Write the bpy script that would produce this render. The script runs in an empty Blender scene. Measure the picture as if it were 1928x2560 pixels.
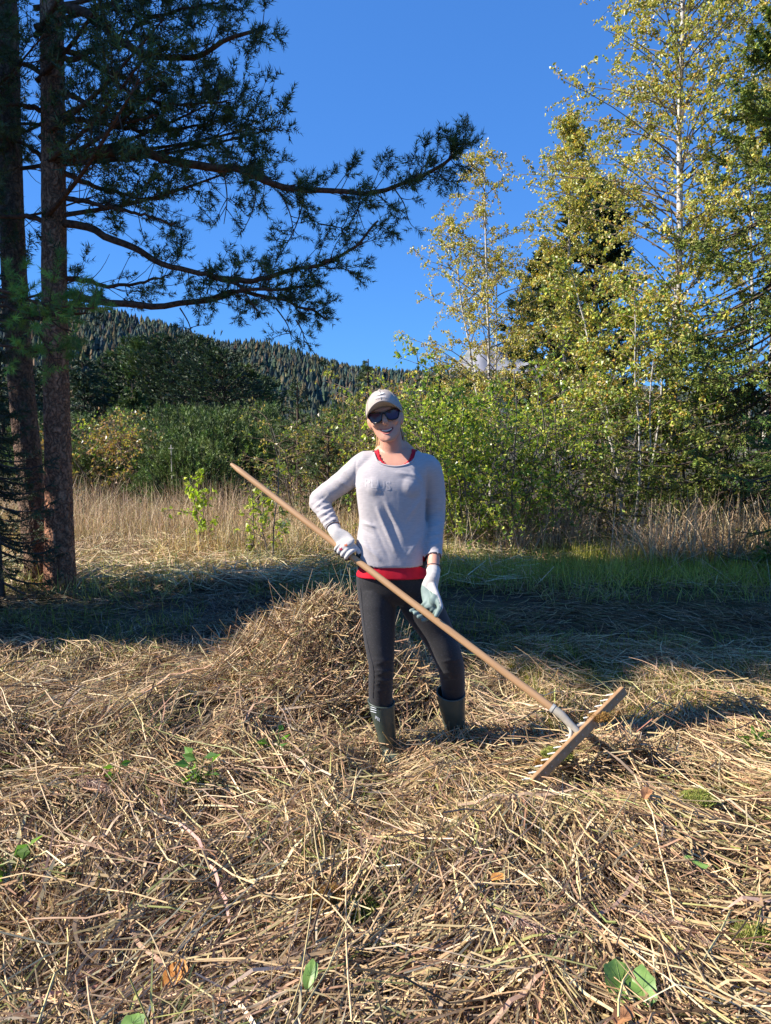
import bpy, bmesh, math
import numpy as np
from mathutils import Vector
from mathutils.bvhtree import BVHTree

rng = np.random.default_rng(11)
sc = bpy.context.scene
COL = sc.collection

# ------------------------------------------------------------------ camera
FPX = 1850.0
PITCH = math.radians(6.17)
CAMZ = 1.55
cam_d = bpy.data.cameras.new('camera')
cam = bpy.data.objects.new('camera', cam_d); COL.objects.link(cam)
cam.location = (0, 0, CAMZ)
cam.rotation_euler = (math.pi/2 - PITCH, 0, 0)
cam_d.sensor_fit = 'VERTICAL'; cam_d.sensor_height = 36.0; cam_d.lens = 36.0*FPX/2560.0
cam_d.clip_start = 0.05; cam_d.clip_end = 9000
sc.camera = cam

# ------------------------------------------------------------------ sky, sun, exposure
SUN_EL = math.radians(38); SUN_PHI = math.radians(83)      # phi: angle of the sun from straight behind the camera, towards the left
to_sun = Vector((-math.sin(SUN_PHI)*math.cos(SUN_EL), -math.cos(SUN_PHI)*math.cos(SUN_EL), math.sin(SUN_EL)))
w = bpy.data.worlds.new('World'); sc.world = w; w.use_nodes = True
nt = w.node_tree
sky = nt.nodes.new('ShaderNodeTexSky'); sky.sky_type = 'NISHITA'; sky.sun_disc = False
sky.sun_elevation = SUN_EL
sky.sun_rotation = math.atan2(to_sun.x, to_sun.y)
sky.altitude = 300; sky.air_density = 1.0; sky.dust_density = 0.0; sky.ozone_density = 2.2
g_ = nt.nodes.new('ShaderNodeGamma'); g_.inputs['Gamma'].default_value = 0.54          # a clear, evenly blue autumn sky
tint = nt.nodes.new('ShaderNodeVectorMath'); tint.operation = 'MULTIPLY'; tint.inputs[1].default_value = (.57, 1.47, 3.12)
nt.links.new(sky.outputs[0], g_.inputs['Color']); nt.links.new(g_.outputs[0], tint.inputs[0])
bg = nt.nodes['Background']; bg.inputs['Strength'].default_value = 0.0605
nt.links.new(tint.outputs[0], bg.inputs['Color'])
sun_d = bpy.data.lights.new('sun', 'SUN'); sun = bpy.data.objects.new('sun', sun_d); COL.objects.link(sun)
sun_d.energy = 5.0; sun_d.angle = math.radians(0.5); sun_d.color = (1.0, 0.935, 0.835)
sun.rotation_euler = to_sun.to_track_quat('Z', 'Y').to_euler()
sun.location = (-10, 0, 20)
vs = sc.view_settings
vs.view_transform = 'Standard'; vs.look = 'None'; vs.exposure = 1.12; vs.gamma = 1.0; vs.use_curve_mapping = False
sc.cycles.max_bounces = 6; sc.cycles.diffuse_bounces = 3; sc.cycles.transparent_max_bounces = 6

# ------------------------------------------------------------------ helpers
cP, sP = math.cos(PITCH), math.sin(PITCH)
def P(u, v, Y):
    """photo pixel + real distance in metres -> point of the place"""
    b = (1280.0 - v)/FPX
    d = np.array([(u-964.0)/FPX, cP + sP*b, -sP + cP*b])
    return np.array([0, 0, CAMZ]) + d*(Y/d[1])
def norm(a):
    a = np.asarray(a, float)
    return a/np.maximum(np.linalg.norm(a, axis=-1, keepdims=True), 1e-9)
def rdir(n):
    return norm(rng.normal(size=(n, 3)))
_T = [np.random.default_rng(100+i).random((64, 64)) for i in range(8)]
def vnoise(x, y, s=0):
    x = np.asarray(x, float); y = np.asarray(y, float)
    xi = np.floor(x).astype(int); yi = np.floor(y).astype(int)
    fx = x-xi; fy = y-yi; fx = fx*fx*(3-2*fx); fy = fy*fy*(3-2*fy)
    t = _T[s % 8]
    a = t[xi & 63, yi & 63]; b = t[(xi+1) & 63, yi & 63]; c = t[xi & 63, (yi+1) & 63]; d = t[(xi+1) & 63, (yi+1) & 63]
    return (a*(1-fx)+b*fx)*(1-fy)+(c*(1-fx)+d*fx)*fy
def fbm(x, y, s=0, o=4):
    r = 0; a = .5; f = 1
    for i in range(o):
        r = r+a*vnoise(x*f+13*i, y*f+7*i, s+i); a *= .5; f *= 2
    return r

def mk(name, V, F, mat, parent=None, cols=None, smooth=False, kind=None):
    V = np.asarray(V, float).reshape(-1, 3); F = np.asarray(F, int)
    if parent is not None: V = V-np.array(parent['org'])
    me = bpy.data.meshes.new(name)
    me.vertices.add(len(V)); me.vertices.foreach_set('co', V.astype(np.float32).ravel())
    k = F.shape[1]
    me.loops.add(F.size); me.loops.foreach_set('vertex_index', F.astype(np.int32).ravel())
    me.polygons.add(len(F)); me.polygons.foreach_set('loop_start', np.arange(0, F.size, k, dtype=np.int32))
    try: me.polygons.foreach_set('loop_total', np.full(len(F), k, dtype=np.int32))
    except Exception: pass
    me.polygons.foreach_set('use_smooth', np.full(len(F), bool(smooth)))
    if cols is not None:
        at = me.attributes.new('col', 'FLOAT_COLOR', 'POINT')
        c = np.ones((len(V), 4), np.float32); c[:, :3] = cols
        at.data.foreach_set('color', c.ravel())
    me.update(calc_edges=True)
    me.materials.append(mat)
    o = bpy.data.objects.new(name, me); COL.objects.link(o)
    if parent is not None: o.parent = parent
    if kind: o['kind'] = kind
    return o
def tag(o, label=None, cat=None, group=None, kind=None):
    if label: o['label'] = label
    if cat: o['category'] = cat
    if group: o['group'] = group
    if kind: o['kind'] = kind
    return o
def thing(name, loc, label, cat, group=None):
    e = bpy.data.objects.new(name, None); COL.objects.link(e)
    e.location = tuple(float(q) for q in loc); e['org'] = [float(q) for q in loc]
    e.empty_display_size = .1
    return tag(e, label, cat, group)
def cat_(parts):
    """join (V,F) or (V,F,C) arrays"""
    Vs, Fs, Cs, n = [], [], [], 0
    for p in parts:
        Vs.append(p[0].reshape(-1, 3)); Fs.append(p[1]+n); n += len(Vs[-1])
        if len(p) > 2: Cs.append(np.broadcast_to(p[2], Vs[-1].shape))
    return (np.vstack(Vs), np.vstack(Fs)) + ((np.vstack(Cs),) if Cs else ())
def quads_as_tris(F): return np.vstack([F[:, [0, 1, 2]], F[:, [0, 2, 3]]])

def tubes(Pt, R, ns=3, ref=None):
    """n tubes along paths Pt (n,k,3) with radii R (n,k)"""
    Pt = np.asarray(Pt, float); R = np.asarray(R, float); n, k, _ = Pt.shape
    T = np.empty_like(Pt); T[:, 1:-1] = Pt[:, 2:]-Pt[:, :-2]; T[:, 0] = Pt[:, 1]-Pt[:, 0]; T[:, -1] = Pt[:, -1]-Pt[:, -2]
    T = norm(T)
    mean = norm(Pt[:, -1]-Pt[:, 0])
    rf = np.where(np.abs(mean[:, 2:3]) > .8, np.array([[1., 0, 0]]), np.array([[0, 0, 1.]]))
    A = norm(np.cross(T, rf[:, None, :])); B = np.cross(T, A)
    ang = np.linspace(0, 2*np.pi, ns, endpoint=False)
    V = Pt[:, :, None]+R[:, :, None, None]*(np.cos(ang)[None, None, :, None]*A[:, :, None]+np.sin(ang)[None, None, :, None]*B[:, :, None])
    i = np.arange(k-1)[:, None]*ns; j = np.arange(ns)[None]; j2 = (j+1) % ns
    f = np.stack([i+j, i+j2, i+ns+j2, i+ns+j], -1).reshape(-1, 4)
    F = (f[None]+(np.arange(n)*k*ns)[:, None, None]).reshape(-1, 4)
    return V.reshape(-1, 3), F
def ribbons(Pt, W, S):
    """n flat ribbons along Pt (n,k,3), widths W (n,k), side vector S (n,3)"""
    n, k, _ = Pt.shape
    o = S[:, None]*W[:, :, None]*.5
    V = np.stack([Pt-o, Pt+o], 2)
    i = np.arange(k-1)*2
    f = np.stack([i, i+1, i+3, i+2], -1)
    F = (f[None]+(np.arange(n)*k*2)[:, None, None]).reshape(-1, 4)
    return V.reshape(-1, 3), F
def leaves(pos, d, L, W, fold=.25):
    """kite leaves, 4 vertices, drawn as one quad each, slightly folded"""
    n = len(pos); d = norm(d); s = norm(np.cross(d, rdir(n))); u = np.cross(s, d)
    L = np.broadcast_to(L, n)[:, None]; W = np.broadcast_to(W, n)[:, None]
    m = pos+d*L*.42
    V = np.stack([pos, m+s*W*.5+u*W*fold, pos+d*L-u*W*fold*.6, m-s*W*.5+u*W*fold], 1)
    F = (np.arange(4)[None]+4*np.arange(n)[:, None])
    return V.reshape(-1, 3), F
def needles(pos, ax, L, m, nl, nw, spread=.75, start=.0):
    """m needles on each of n shoots; triangles"""
    n = len(pos); ax = norm(ax); L = np.broadcast_to(L, n)
    t = rng.random((n, m))*(1-start)+start
    b = pos[:, None]+ax[:, None]*(t*L[:, None])[..., None]
    r = norm(np.cross(ax[:, None], rng.normal(size=(n, m, 3))))
    k = spread*(1.25-.6*t)[..., None]
    d = norm(ax[:, None]+r*k)
    ll = nl*(.75+.5*rng.random((n, m)))[..., None]
    s = norm(np.cross(d, rng.normal(size=(n, m, 3))))*nw*.5
    V = np.stack([b-s, b+s, b+d*ll], 2).reshape(-1, 3)
    F = np.arange(n*m*3).reshape(-1, 3)
    return V, F
def resample(path, k):
    path = np.asarray(path, float); d = np.r_[0, np.cumsum(np.linalg.norm(np.diff(path, axis=0), axis=1))]; d /= d[-1]
    t = np.linspace(0, 1, k)
    # Catmull-Rom through the points
    n = len(path); seg = np.clip(np.searchsorted(d, t, side='right')-1, 0, n-2)
    s = (t-d[seg])/(d[seg+1]-d[seg]); s = s[:, None]
    g = lambda i: path[np.clip(i, 0, n-1)]
    p0, p1, p2, p3 = g(seg-1), g(seg), g(seg+1), g(seg+2)
    return .5*((2*p1)+(-p0+p2)*s+(2*p0-5*p1+4*p2-p3)*s*s+(-p0+3*p1-3*p2+p3)*s**3)

# ------------------------------------------------------------------ materials
def nodes(name):
    m = bpy.data.materials.new(name); m.use_nodes = True
    t = m.node_tree; b = t.nodes['Principled BSDF']
    return m, t, b
def add(t, typ, **kw):
    n = t.nodes.new(typ)
    for k, v in kw.items():
        if hasattr(n, k): setattr(n, k, v)
    return n
def mat_attr(name, rough=.6, trans=0.0, spec=.3, var=.25, scale=30., tcol=(1, 1, .5)):
    """colour per piece from the 'col' attribute, a little grain, light passing through thin leaves"""
    m, t, b = nodes(name)
    a = add(t, 'ShaderNodeAttribute'); a.attribute_name = 'col'
    nz = add(t, 'ShaderNodeTexNoise'); nz.inputs['Scale'].default_value = scale; nz.inputs['Detail'].default_value = 3
    geo = add(t, 'ShaderNodeNewGeometry'); t.links.new(geo.outputs['Position'], nz.inputs['Vector'])
    mr = add(t, 'ShaderNodeMapRange'); mr.inputs['To Min'].default_value = 1-var; mr.inputs['To Max'].default_value = 1+var
    mr.inputs['From Min'].default_value = .3; mr.inputs['From Max'].default_value = .7
    t.links.new(nz.outputs['Fac'], mr.inputs['Value'])
    mx = add(t, 'ShaderNodeVectorMath', operation='MULTIPLY')
    t.links.new(a.outputs['Color'], mx.inputs[0]); t.links.new(mr.outputs[0], mx.inputs[1])
    t.links.new(mx.outputs[0], b.inputs['Base Color'])
    b.inputs['Roughness'].default_value = rough; b.inputs['Specular IOR Level'].default_value = spec
    if trans > 0:
        tr = add(t, 'ShaderNodeBsdfTranslucent'); mm = add(t, 'ShaderNodeMixShader'); mm.inputs[0].default_value = trans
        tc = add(t, 'ShaderNodeVectorMath', operation='MULTIPLY'); tc.inputs[1].default_value = tcol
        t.links.new(mx.outputs[0], tc.inputs[0]); t.links.new(tc.outputs[0], tr.inputs['Color'])
        t.links.new(b.outputs[0], mm.inputs[1]); t.links.new(tr.outputs[0], mm.inputs[2])
        t.links.new(mm.outputs[0], t.nodes['Material Output'].inputs['Surface'])
    return m
def ramp(t, stops):
    r = add(t, 'ShaderNodeValToRGB'); e = r.color_ramp.elements
    while len(e) > 1: e.remove(e[-1])
    e[0].position = stops[0][0]; e[0].color = (*stops[0][1], 1)
    for p, c in stops[1:]:
        q = e.new(p); q.color = (*c, 1)
    return r
def mat_noise(name, stops, scale=8., rough=.7, bump=0., bscale=None, stretch=(1, 1, 1), detail=5, spec=.3, obj=True, sss=0):
    m, t, b = nodes(name)
    tc = add(t, 'ShaderNodeTexCoord'); mp = add(t, 'ShaderNodeMapping'); mp.inputs['Scale'].default_value = stretch
    t.links.new(tc.outputs['Object'], mp.inputs['Vector'])
    nz = add(t, 'ShaderNodeTexNoise'); nz.inputs['Scale'].default_value = scale; nz.inputs['Detail'].default_value = detail
    t.links.new(mp.outputs[0], nz.inputs['Vector'])
    r = ramp(t, stops); t.links.new(nz.outputs['Fac'], r.inputs[0]); t.links.new(r.outputs[0], b.inputs['Base Color'])
    b.inputs['Roughness'].default_value = rough; b.inputs['Specular IOR Level'].default_value = spec
    if bump:
        n2 = add(t, 'ShaderNodeTexNoise'); n2.inputs['Scale'].default_value = bscale or scale; n2.inputs['Detail'].default_value = 4
        t.links.new(mp.outputs[0], n2.inputs['Vector'])
        bp = add(t, 'ShaderNodeBump'); bp.inputs['Strength'].default_value = .6; bp.inputs['Distance'].default_value = bump
        t.links.new(n2.outputs['Fac'], bp.inputs['Height']); t.links.new(bp.outputs[0], b.inputs['Normal'])
    if sss:
        b.inputs['Subsurface Weight'].default_value = sss; b.inputs['Subsurface Radius'].default_value = (.02, .008, .004); b.inputs['Subsurface Scale'].default_value = .5
    return m
def mat_plain(name, c, rough=.5, spec=.4, metal=0.):
    k = .12
    m = mat_noise(name, [(.3, tuple(q*(1-k) for q in c)), (.7, tuple(min(1, q*(1+k)) for q in c))], scale=60, rough=rough, spec=spec)
    m.node_tree.nodes['Principled BSDF'].inputs['Metallic'].default_value = metal
    return m
# ================================================================== the ground
def dist_seg(x, y, ax, ay, bx, by):
    dx, dy = bx-ax, by-ay; s = np.clip(((x-ax)*dx+(y-ay)*dy)/(dx*dx+dy*dy), 0, 1)
    return np.hypot(x-ax-s*dx, y-ay-s*dy)
PILE = (-.36, 4.5)
def pile_h(x, y):
    dx = (x-PILE[0])/np.where(x < PILE[0], .52, .44); dy = (y-PILE[1])/.46
    r2 = dx*dx+dy*dy
    return .50*np.exp(-r2*.95)*(.88+.24*vnoise(x*4+3, y*4, 2))
def ground_h(x, y):
    near = np.clip((12-y)/6, 0, 1)
    h = (fbm(x*.9+5, y*.9, 0)-.47)*.13*near
    h = h+(vnoise(x*4.3+2, y*4.3+5, 6)-.5)*.115*np.clip((6.5-y)/2, .25, 1)
    h = h+.13*np.exp(-(dist_seg(x, y, -2.6, 3.55, -.7, 3.75)/.38)**2)          # raked swath on the left
    h = h+.12*np.exp(-(dist_seg(x, y, .45, 2.5, 1.7, 2.75)/.42)**2)+.05*np.exp(-(dist_seg(x, y, -.3, 2.2, .9, 1.9)/.4)**2)
    h = h-.05*np.exp(-(((x-.12)/.45)**2+((y-3.4)/.3)**2))+.07*np.exp(-((x-1.08)/.30)**2-((y-3.15)/.22)**2)-.05*np.exp(-((x-.66)/.25)**2-((y-2.75)/.22)**2)
    return h
# a grid that is fine near the viewer and reaches the horizon
gl = np.linspace(-1, 1, 161); gx = np.sign(gl)*(np.abs(gl)**5*3000+np.abs(gl)*6)
gy = np.r_[np.linspace(-6, 0, 7)[:-1], np.linspace(0, 14, 130), 14+(np.linspace(0, 1, 40)[1:]**3.2)*5000]
X, Y = np.meshgrid(gx, gy); Z = np.where(Y < 14, ground_h(X, Y), 0)-.02
nx, ny = len(gx), len(gy); i = np.arange(ny-1)[:, None]*nx; j = np.arange(nx-1)[None]
Fg = np.stack([i+j, i+j+1, i+nx+j+1, i+nx+j], -1).reshape(-1, 4)
m_ground, t, b = nodes('meadow soil and moss')
geo = add(t, 'ShaderNodeNewGeometry'); n1 = add(t, 'ShaderNodeTexNoise'); n1.inputs['Scale'].default_value = 1.1; n1.inputs['Detail'].default_value = 6
n2 = add(t, 'ShaderNodeTexNoise'); n2.inputs['Scale'].default_value = 28; n2.inputs['Detail'].default_value = 5
t.links.new(geo.outputs['Position'], n1.inputs[0]); t.links.new(geo.outputs['Position'], n2.inputs[0])
r1 = ramp(t, [(.35, (.030, .020, .012)), (.5, (.050, .040, .020)), (.62, (.045, .055, .018))]); r2 = ramp(t, [(.3, (.35, .35, .35)), (.7, (1.5, 1.4, 1.2))])
t.links.new(n1.outputs['Fac'], r1.inputs[0]); t.links.new(n2.outputs['Fac'], r2.inputs[0])
mx = add(t, 'ShaderNodeVectorMath', operation='MULTIPLY'); t.links.new(r1.outputs[0], mx.inputs[0]); t.links.new(r2.outputs[0], mx.inputs[1]); t.links.new(mx.outputs[0], b.inputs['Base Color'])
bp = add(t, 'ShaderNodeBump'); bp.inputs['Distance'].default_value = .03; t.links.new(n2.outputs['Fac'], bp.inputs['Height']); t.links.new(bp.outputs[0], b.inputs['Normal']); b.inputs['Roughness'].default_value = .95
mk('ground', np.stack([X, Y, Z], -1).reshape(-1, 3), Fg, m_ground, smooth=True, kind='structure')

# ------------------------------------------------------------------ the wooded hill and the mountain behind it
def ridge_z(x, y):
    """height of the wooded hill"""
    D = 520.0
    az = x/np.maximum(y, 1)                     # slope of the sight line to the side
    pu = np.array([-600, 0, 250, 382, 440, 520, 578, 650, 720, 790, 880, 1000, 1080, 1300, 1700, 2100, 2600])
    pv = np.array([700, 745, 770, 800, 816, 846, 858, 858, 872, 892, 918, 930, 930, 945, 990, 1000, 1000])+14
    el = np.interp(964+az*FPX*.99, pu, pv)
    top = D*(1080-el)/FPX*1.0+CAMZ
    s = np.clip((y-150)/(D-150), 0, 1); s2 = np.clip((y-D)/400, 0, 1)
    return top*(s**1.35)*(1-.6*s2**2)+(fbm(x/60, y/60, 3)-.47)*26*s*(1-s)*2
hx = np.linspace(-620, 620, 110); hy = np.linspace(140, 900, 70); X, Y = np.meshgrid(hx, hy); Z = ridge_z(X, Y)-1.0
nx, ny = len(hx), len(hy); i = np.arange(ny-1)[:, None]*nx; j = np.arange(nx-1)[None]
m_hill = mat_noise('forest floor', [(.35, (.012, .022, .012)), (.65, (.03, .042, .018))], scale=.05, rough=1)
mk('hill', np.stack([X, Y, Z], -1).reshape(-1, 3), np.stack([i+j, i+j+1, i+nx+j+1, i+nx+j], -1).reshape(-1, 4), m_hill, smooth=True, kind='structure')
mx_ = np.linspace(-200, 1900, 120); my_ = np.linspace(2600, 4200, 40); X, Y = np.meshgrid(mx_, my_)
prof = np.interp(X/Y*FPX*.99+964, [1000, 1100, 1150, 1205, 1250, 1320, 1420, 1600, 1900], [945, 935, 890, 850, 866, 890, 925, 960, 985])
Z = (1080-prof)/FPX*3000*np.clip((Y-2600)/500, 0, 1)*(1+.5*(fbm(X/90, Y/90, 4, 5)-.5))-10
nx, ny = len(mx_), len(my_); i = np.arange(ny-1)[:, None]*nx; j = np.arange(nx-1)[None]
m_rock = mat_noise('hazy pale limestone', [(.4, (.11, .13, .10)), (.55, (.22, .22, .24)), (.7, (.30, .29, .31))], scale=.006, rough=1, detail=8)  # grey rock with the lavender of distance haze mixed in
mk('mountain', np.stack([X, Y, Z], -1).reshape(-1, 3), np.stack([i+j, i+j+1, i+nx+j+1, i+nx+j], -1).reshape(-1, 4), m_rock, smooth=True, kind='structure')

m_needle = mat_attr('needles', rough=.55, trans=.12, spec=.35, var=.2, scale=6)
m_leaf = mat_attr('autumn leaves', rough=.42, trans=.34, spec=.5, var=.15, scale=20, tcol=(1.15, 1.1, .5))
m_bleaf = mat_attr('bush leaves', rough=.36, trans=.45, spec=.5, var=.15, scale=20, tcol=(1.1, 1.3, .45))
m_twig = mat_attr('twigs', rough=.8, spec=.2, var=.25, scale=60)
m_far = mat_attr('far conifers', rough=.9, spec=.1, var=.2, scale=.6)
def pick(pal, n, jit=.18, wts=None):
    pal = np.array(pal, float); c = pal[rng.choice(len(pal), n, p=wts)]
    return np.clip(c*np.exp(jit*rng.normal(size=(n, 1)))*(1+.30*jit*rng.normal(size=(n, 3))), .003, 1)
def rep(c, k): return np.repeat(c, k, axis=0)

# far conifers on the hill: tiers of drooping boughs, jagged edges
def far_trees(x, y, z, H, pal, tiers=4, ns=6, wf=.25):
    n = len(x); Vs = []; Fs = []; c = pick(pal, n, .25)
    base = np.stack([x, y, z], 1); off = 0
    for q in range(tiers):
        f0 = q/tiers*.9+.04; f1 = min(1.0, f0+.9/tiers*2.0); rad = H*wf*(1-f0)**.8+H*.012
        a = np.linspace(0, 2*np.pi, ns, endpoint=False)[None]+rng.random((n, 1))*6.28
        rr = rad[:, None]*(.7+.6*rng.random((n, ns)))
        ring = np.stack([base[:, None, 0]+rr*np.cos(a), base[:, None, 1]+rr*np.sin(a), base[:, None, 2]+H[:, None]*(f0+.05*rng.normal(size=(n, ns)))], -1)
        top = base+np.stack([0*x, 0*x, H*f1], 1)
        V = np.concatenate([ring, top[:, None]], 1)
        j = np.arange(ns); f = np.stack([j, (j+1) % ns, np.full(ns, ns)], 1)
        F = (f[None]+(np.arange(n)*(ns+1))[:, None, None]).reshape(-1, 3)
        Vs.append(V.reshape(-1, 3)); Fs.append(F+off); off += n*(ns+1)
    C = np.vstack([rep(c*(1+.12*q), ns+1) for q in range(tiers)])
    return np.vstack(Vs), np.vstack(Fs), C
# stratified so that no slope stays bare
n = 15000; x = rng.uniform(-1, 1, n); y = 150+(rng.random(n)**1.1)*400; x = x*y*.72-20
z = ridge_z(x, y)-1.0; Hh = rng.uniform(5.0, 8.8, n)*(.72+.5*fbm(x/40, y/40, 5))*np.where(y < 230, .75, 1)
pal = [(.036, .054, .046), (.042, .062, .048), (.030, .046, .044), (.050, .064, .042), (.070, .068, .042), (.10, .078, .044)]  # distance haze mixed into the needle colours, paler and bluer
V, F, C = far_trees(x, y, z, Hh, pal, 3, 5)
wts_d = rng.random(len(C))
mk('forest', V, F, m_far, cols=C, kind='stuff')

# ------------------------------------------------------------------ conifers in the middle distance
def bark_mat(name, c1, c2, sz=14, st=(1, 1, .3), bump=.02):
    return mat_noise(name, [(.35, c1), (.65, c2)], scale=sz, rough=.9, bump=bump, bscale=sz*1.6, stretch=st, spec=.15)
m_bark_d = bark_mat('dark conifer bark', (.035, .026, .020), (.085, .062, .048), 12)
def children(o): return [c for c in bpy.data.objects if c.parent == o]
def copy_tree(src, name, base, scale, rot, label, group=None):
    """a thing of its own that shares the mesh data of its source"""
    o = src.copy(); COL.objects.link(o); o.name = name; o.location = tuple(base); o['org'] = [float(q) for q in base]
    o.scale = scale; o.rotation_euler = (0, 0, rot); o['label'] = label
    if group: o['group'] = group
    for c in children(src):
        d = c.copy(); COL.objects.link(d); d.parent = o
    return o
protos = {}
def mid_conifer_copy(base, H, R, pal, label, group, pine=False, dens=1.0):
    key = (str(pal), pine)
    if key not in protos:
        protos[key] = (mid_conifer(base, H, R, pal, label, group, pine, dens), H, R); return
    s, H0, R0 = protos[key]; copy_tree(s, 'pine_tree', base, (R/R0, R/R0, H/H0), rng.random()*6.28, label, group)
def mid_conifer(base, H, R, pal, label, group, pine=False, dens=1.0, name='pine_tree', cat='tree', f0=0):
    o = thing(name, base, label, cat, group)
    tp = resample([base, base+np.array((.05, 0, H*.5)), base+np.array((0, 0, H*.97))], 8)
    V, F = tubes(tp[None], np.linspace(.02*H*.6+.04, .02, 8)[None], 7); mk('trunk', V, F, m_bark_d, o, smooth=True)
    nb = int(150*dens); f = rng.random(nb)**.8*.86+(.13 if pine else .04); f = np.where(rng.random(nb) < .75, np.round(f*9)/9+.010*rng.normal(size=nb), f).clip(.03, .985); f = f0+(1-f0)*f; a = rng.random(nb)*6.283
    prof = (np.sin(np.clip(f, 0, 1)*math.pi*.80+.42)**.8 if pine else (1-f)**.75+.03)
    L = R*prof*(.65+.5*rng.random(nb))
    st = base+np.stack([0*f, 0*f, f*H], 1); d = np.stack([np.cos(a), np.sin(a), (.25 if pine else -.08)+.15*rng.normal(size=nb)], 1)
    en = st+d*L[:, None]; mid = (st+en)/2+np.array((0, 0, -.03*H*0))[None]+np.stack([0*f, 0*f, L*(.05 if pine else .12)], 1)
    V, F = tubes(np.stack([st, mid, en], 1), np.stack([.010*H**.5+0*L, .007*H**.5+0*L, .003+0*L], 1), 3)
    mk('branches', V, F, m_bark_d, o, kind='stuff')
    # shoots
    k = 9; s = .25+.75*rng.random((nb, k)); c0 = st[:, None]*(1-s[..., None])+en[:, None]*s[..., None]
    wdt = (L[:, None]*.42*(1.1-s))[..., None]
    side = norm(np.cross(d, (0, 0, 1)))[:, None]
    c0 = c0+side*wdt*rng.uniform(-1, 1, (nb, k, 1))+np.array((0, 0, 1))*rng.normal(size=(nb, k, 1))*L[:, None, None]*.07
    c0 = c0.reshape(-1, 3); ax = norm(rep(d, k)*.9+np.array((0, 0, .25 if pine else -.1))+.35*rng.normal(size=(nb*k, 3)))
    V, F = needles(c0, ax, .05*H**.8, 11, .042*H**.8, .021*H**.6, .5)
    mk('needles', V, F, m_needle, o, cols=rep(pick(pal, nb*k, .2), 33), kind='stuff')
    return o
palP = [(.095, .145, .045), (.11, .165, .050), (.060, .100, .040)]
palD = [(.052, .084, .040), (.070, .108, .045), (.040, .066, .038)]
palL = [(.085, .13, .035), (.070, .11, .030), (.10, .14, .04)]
def gpt(u, Y): p = P(u, 1080, Y); return np.array([p[0], Y, -.02])
def hat(v, Y): return P(964, v, Y)[2]
for u, v, Y, R, pl, pn, lab in (
    (560, 900, 38, 2.6, palD, True, 'dark broad pine right of the tall dark pair below the hill'),
    (500, 872, 40, 2.3, palD, True, 'dark pine standing right of centre in the clump below the hill'),
    (438, 868, 42, 2.6, palD, True, 'tallest dark round-topped pine in the clump below the hill'),
    (375, 872, 44, 2.4, palP, True, 'lighter green pine left of the tallest dark pine below the hill'),
    (325, 880, 46, 2.4, palP, True, 'mid green pine just right of the big pine trunks, far back'),
    (262, 900, 44, 2.6, palD, False, 'dark spruce showing close to the right side of the big trunk'),
    (213, 890, 40, 2.4, palD, False, 'dark spruce partly hidden behind the big reddish trunk'),
    (335, 965, 30, 1.25, palL, False, 'bright green young spruce in front of the dark pines'),
    (610, 935, 46, 2.2, palP, True, 'low pine at the right end of the clump below the hill'),
    (655, 962, 48, 2.0, palP, True, 'small pine right of the clump, above the mountain pine bushes'),
    (90, 905, 36, 2.6, palD, False, 'dark spruce between the two big trunks, far back'),
    (10, 880, 34, 2.8, palD, False, 'dark spruce at the left edge behind the trunks'),
    (1100, 905, 60, 2.6, palD, False, 'dark spruce beyond the small birch'),
    (1180, 925, 55, 2.6, palP, False, 'green spruce seen through the birch stems')):
    mid_conifer_copy(gpt(u, Y), hat(v, Y)*1.07, R, pl, lab, 'conifers below the wooded hill', pn)

# ------------------------------------------------------------------ pines with visible branch work
def plated(name, c1, c2, c3):
    m, t, b = nodes(name)
    tc = add(t, 'ShaderNodeTexCoord'); mp = add(t, 'ShaderNodeMapping'); mp.inputs['Scale'].default_value = (24, 24, 3.6)
    wn = add(t, 'ShaderNodeTexNoise'); wn.inputs['Scale'].default_value = 9; wn.inputs['Detail'].default_value = 4
    mxv = add(t, 'ShaderNodeMixRGB'); mxv.inputs[0].default_value = .20
    t.links.new(tc.outputs['Object'], wn.inputs[0]); t.links.new(tc.outputs['Object'], mxv.inputs[1]); t.links.new(wn.outputs['Color'], mxv.inputs[2]); t.links.new(mxv.outputs[0], mp.inputs[0])
    vo = add(t, 'ShaderNodeTexVoronoi'); vo.feature = 'DISTANCE_TO_EDGE'; vo.inputs['Scale'].default_value = 1.0; t.links.new(mp.outputs[0], vo.inputs['Vector'])
    rr = ramp(t, [(.0, c1), (.10, c2), (.45, c3)]); t.links.new(vo.outputs['Distance'], rr.inputs[0])
    n2 = add(t, 'ShaderNodeTexNoise'); n2.inputs['Scale'].default_value = 45; n2.inputs['Detail'].default_value = 6; t.links.new(tc.outputs['Object'], n2.inputs[0])
    r2 = ramp(t, [(.3, (.55, .55, .55)), (.7, (1.35, 1.3, 1.25))]); t.links.new(n2.outputs['Fac'], r2.inputs[0])
    mu = add(t, 'ShaderNodeVectorMath', operation='MULTIPLY'); t.links.new(rr.outputs[0], mu.inputs[0]); t.links.new(r2.outputs[0], mu.inputs[1]); t.links.new(mu.outputs[0], b.inputs['Base Color'])
    ad = add(t, 'ShaderNodeMath', operation='MULTIPLY_ADD'); ad.inputs[1].default_value = .35; mn = add(t, 'ShaderNodeMath', operation='MINIMUM'); mn.inputs[1].default_value = .25
    t.links.new(vo.outputs['Distance'], mn.inputs[0]); t.links.new(n2.outputs['Fac'], ad.inputs[0]); t.links.new(mn.outputs[0], ad.inputs[2])
    bp = add(t, 'ShaderNodeBump'); bp.inputs['Strength'].default_value = 1; bp.inputs['Distance'].default_value = .05; t.links.new(ad.outputs[0], bp.inputs['Height']); t.links.new(bp.outputs[0], b.inputs['Normal']); b.inputs['Roughness'].default_value = .9
    return m
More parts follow.
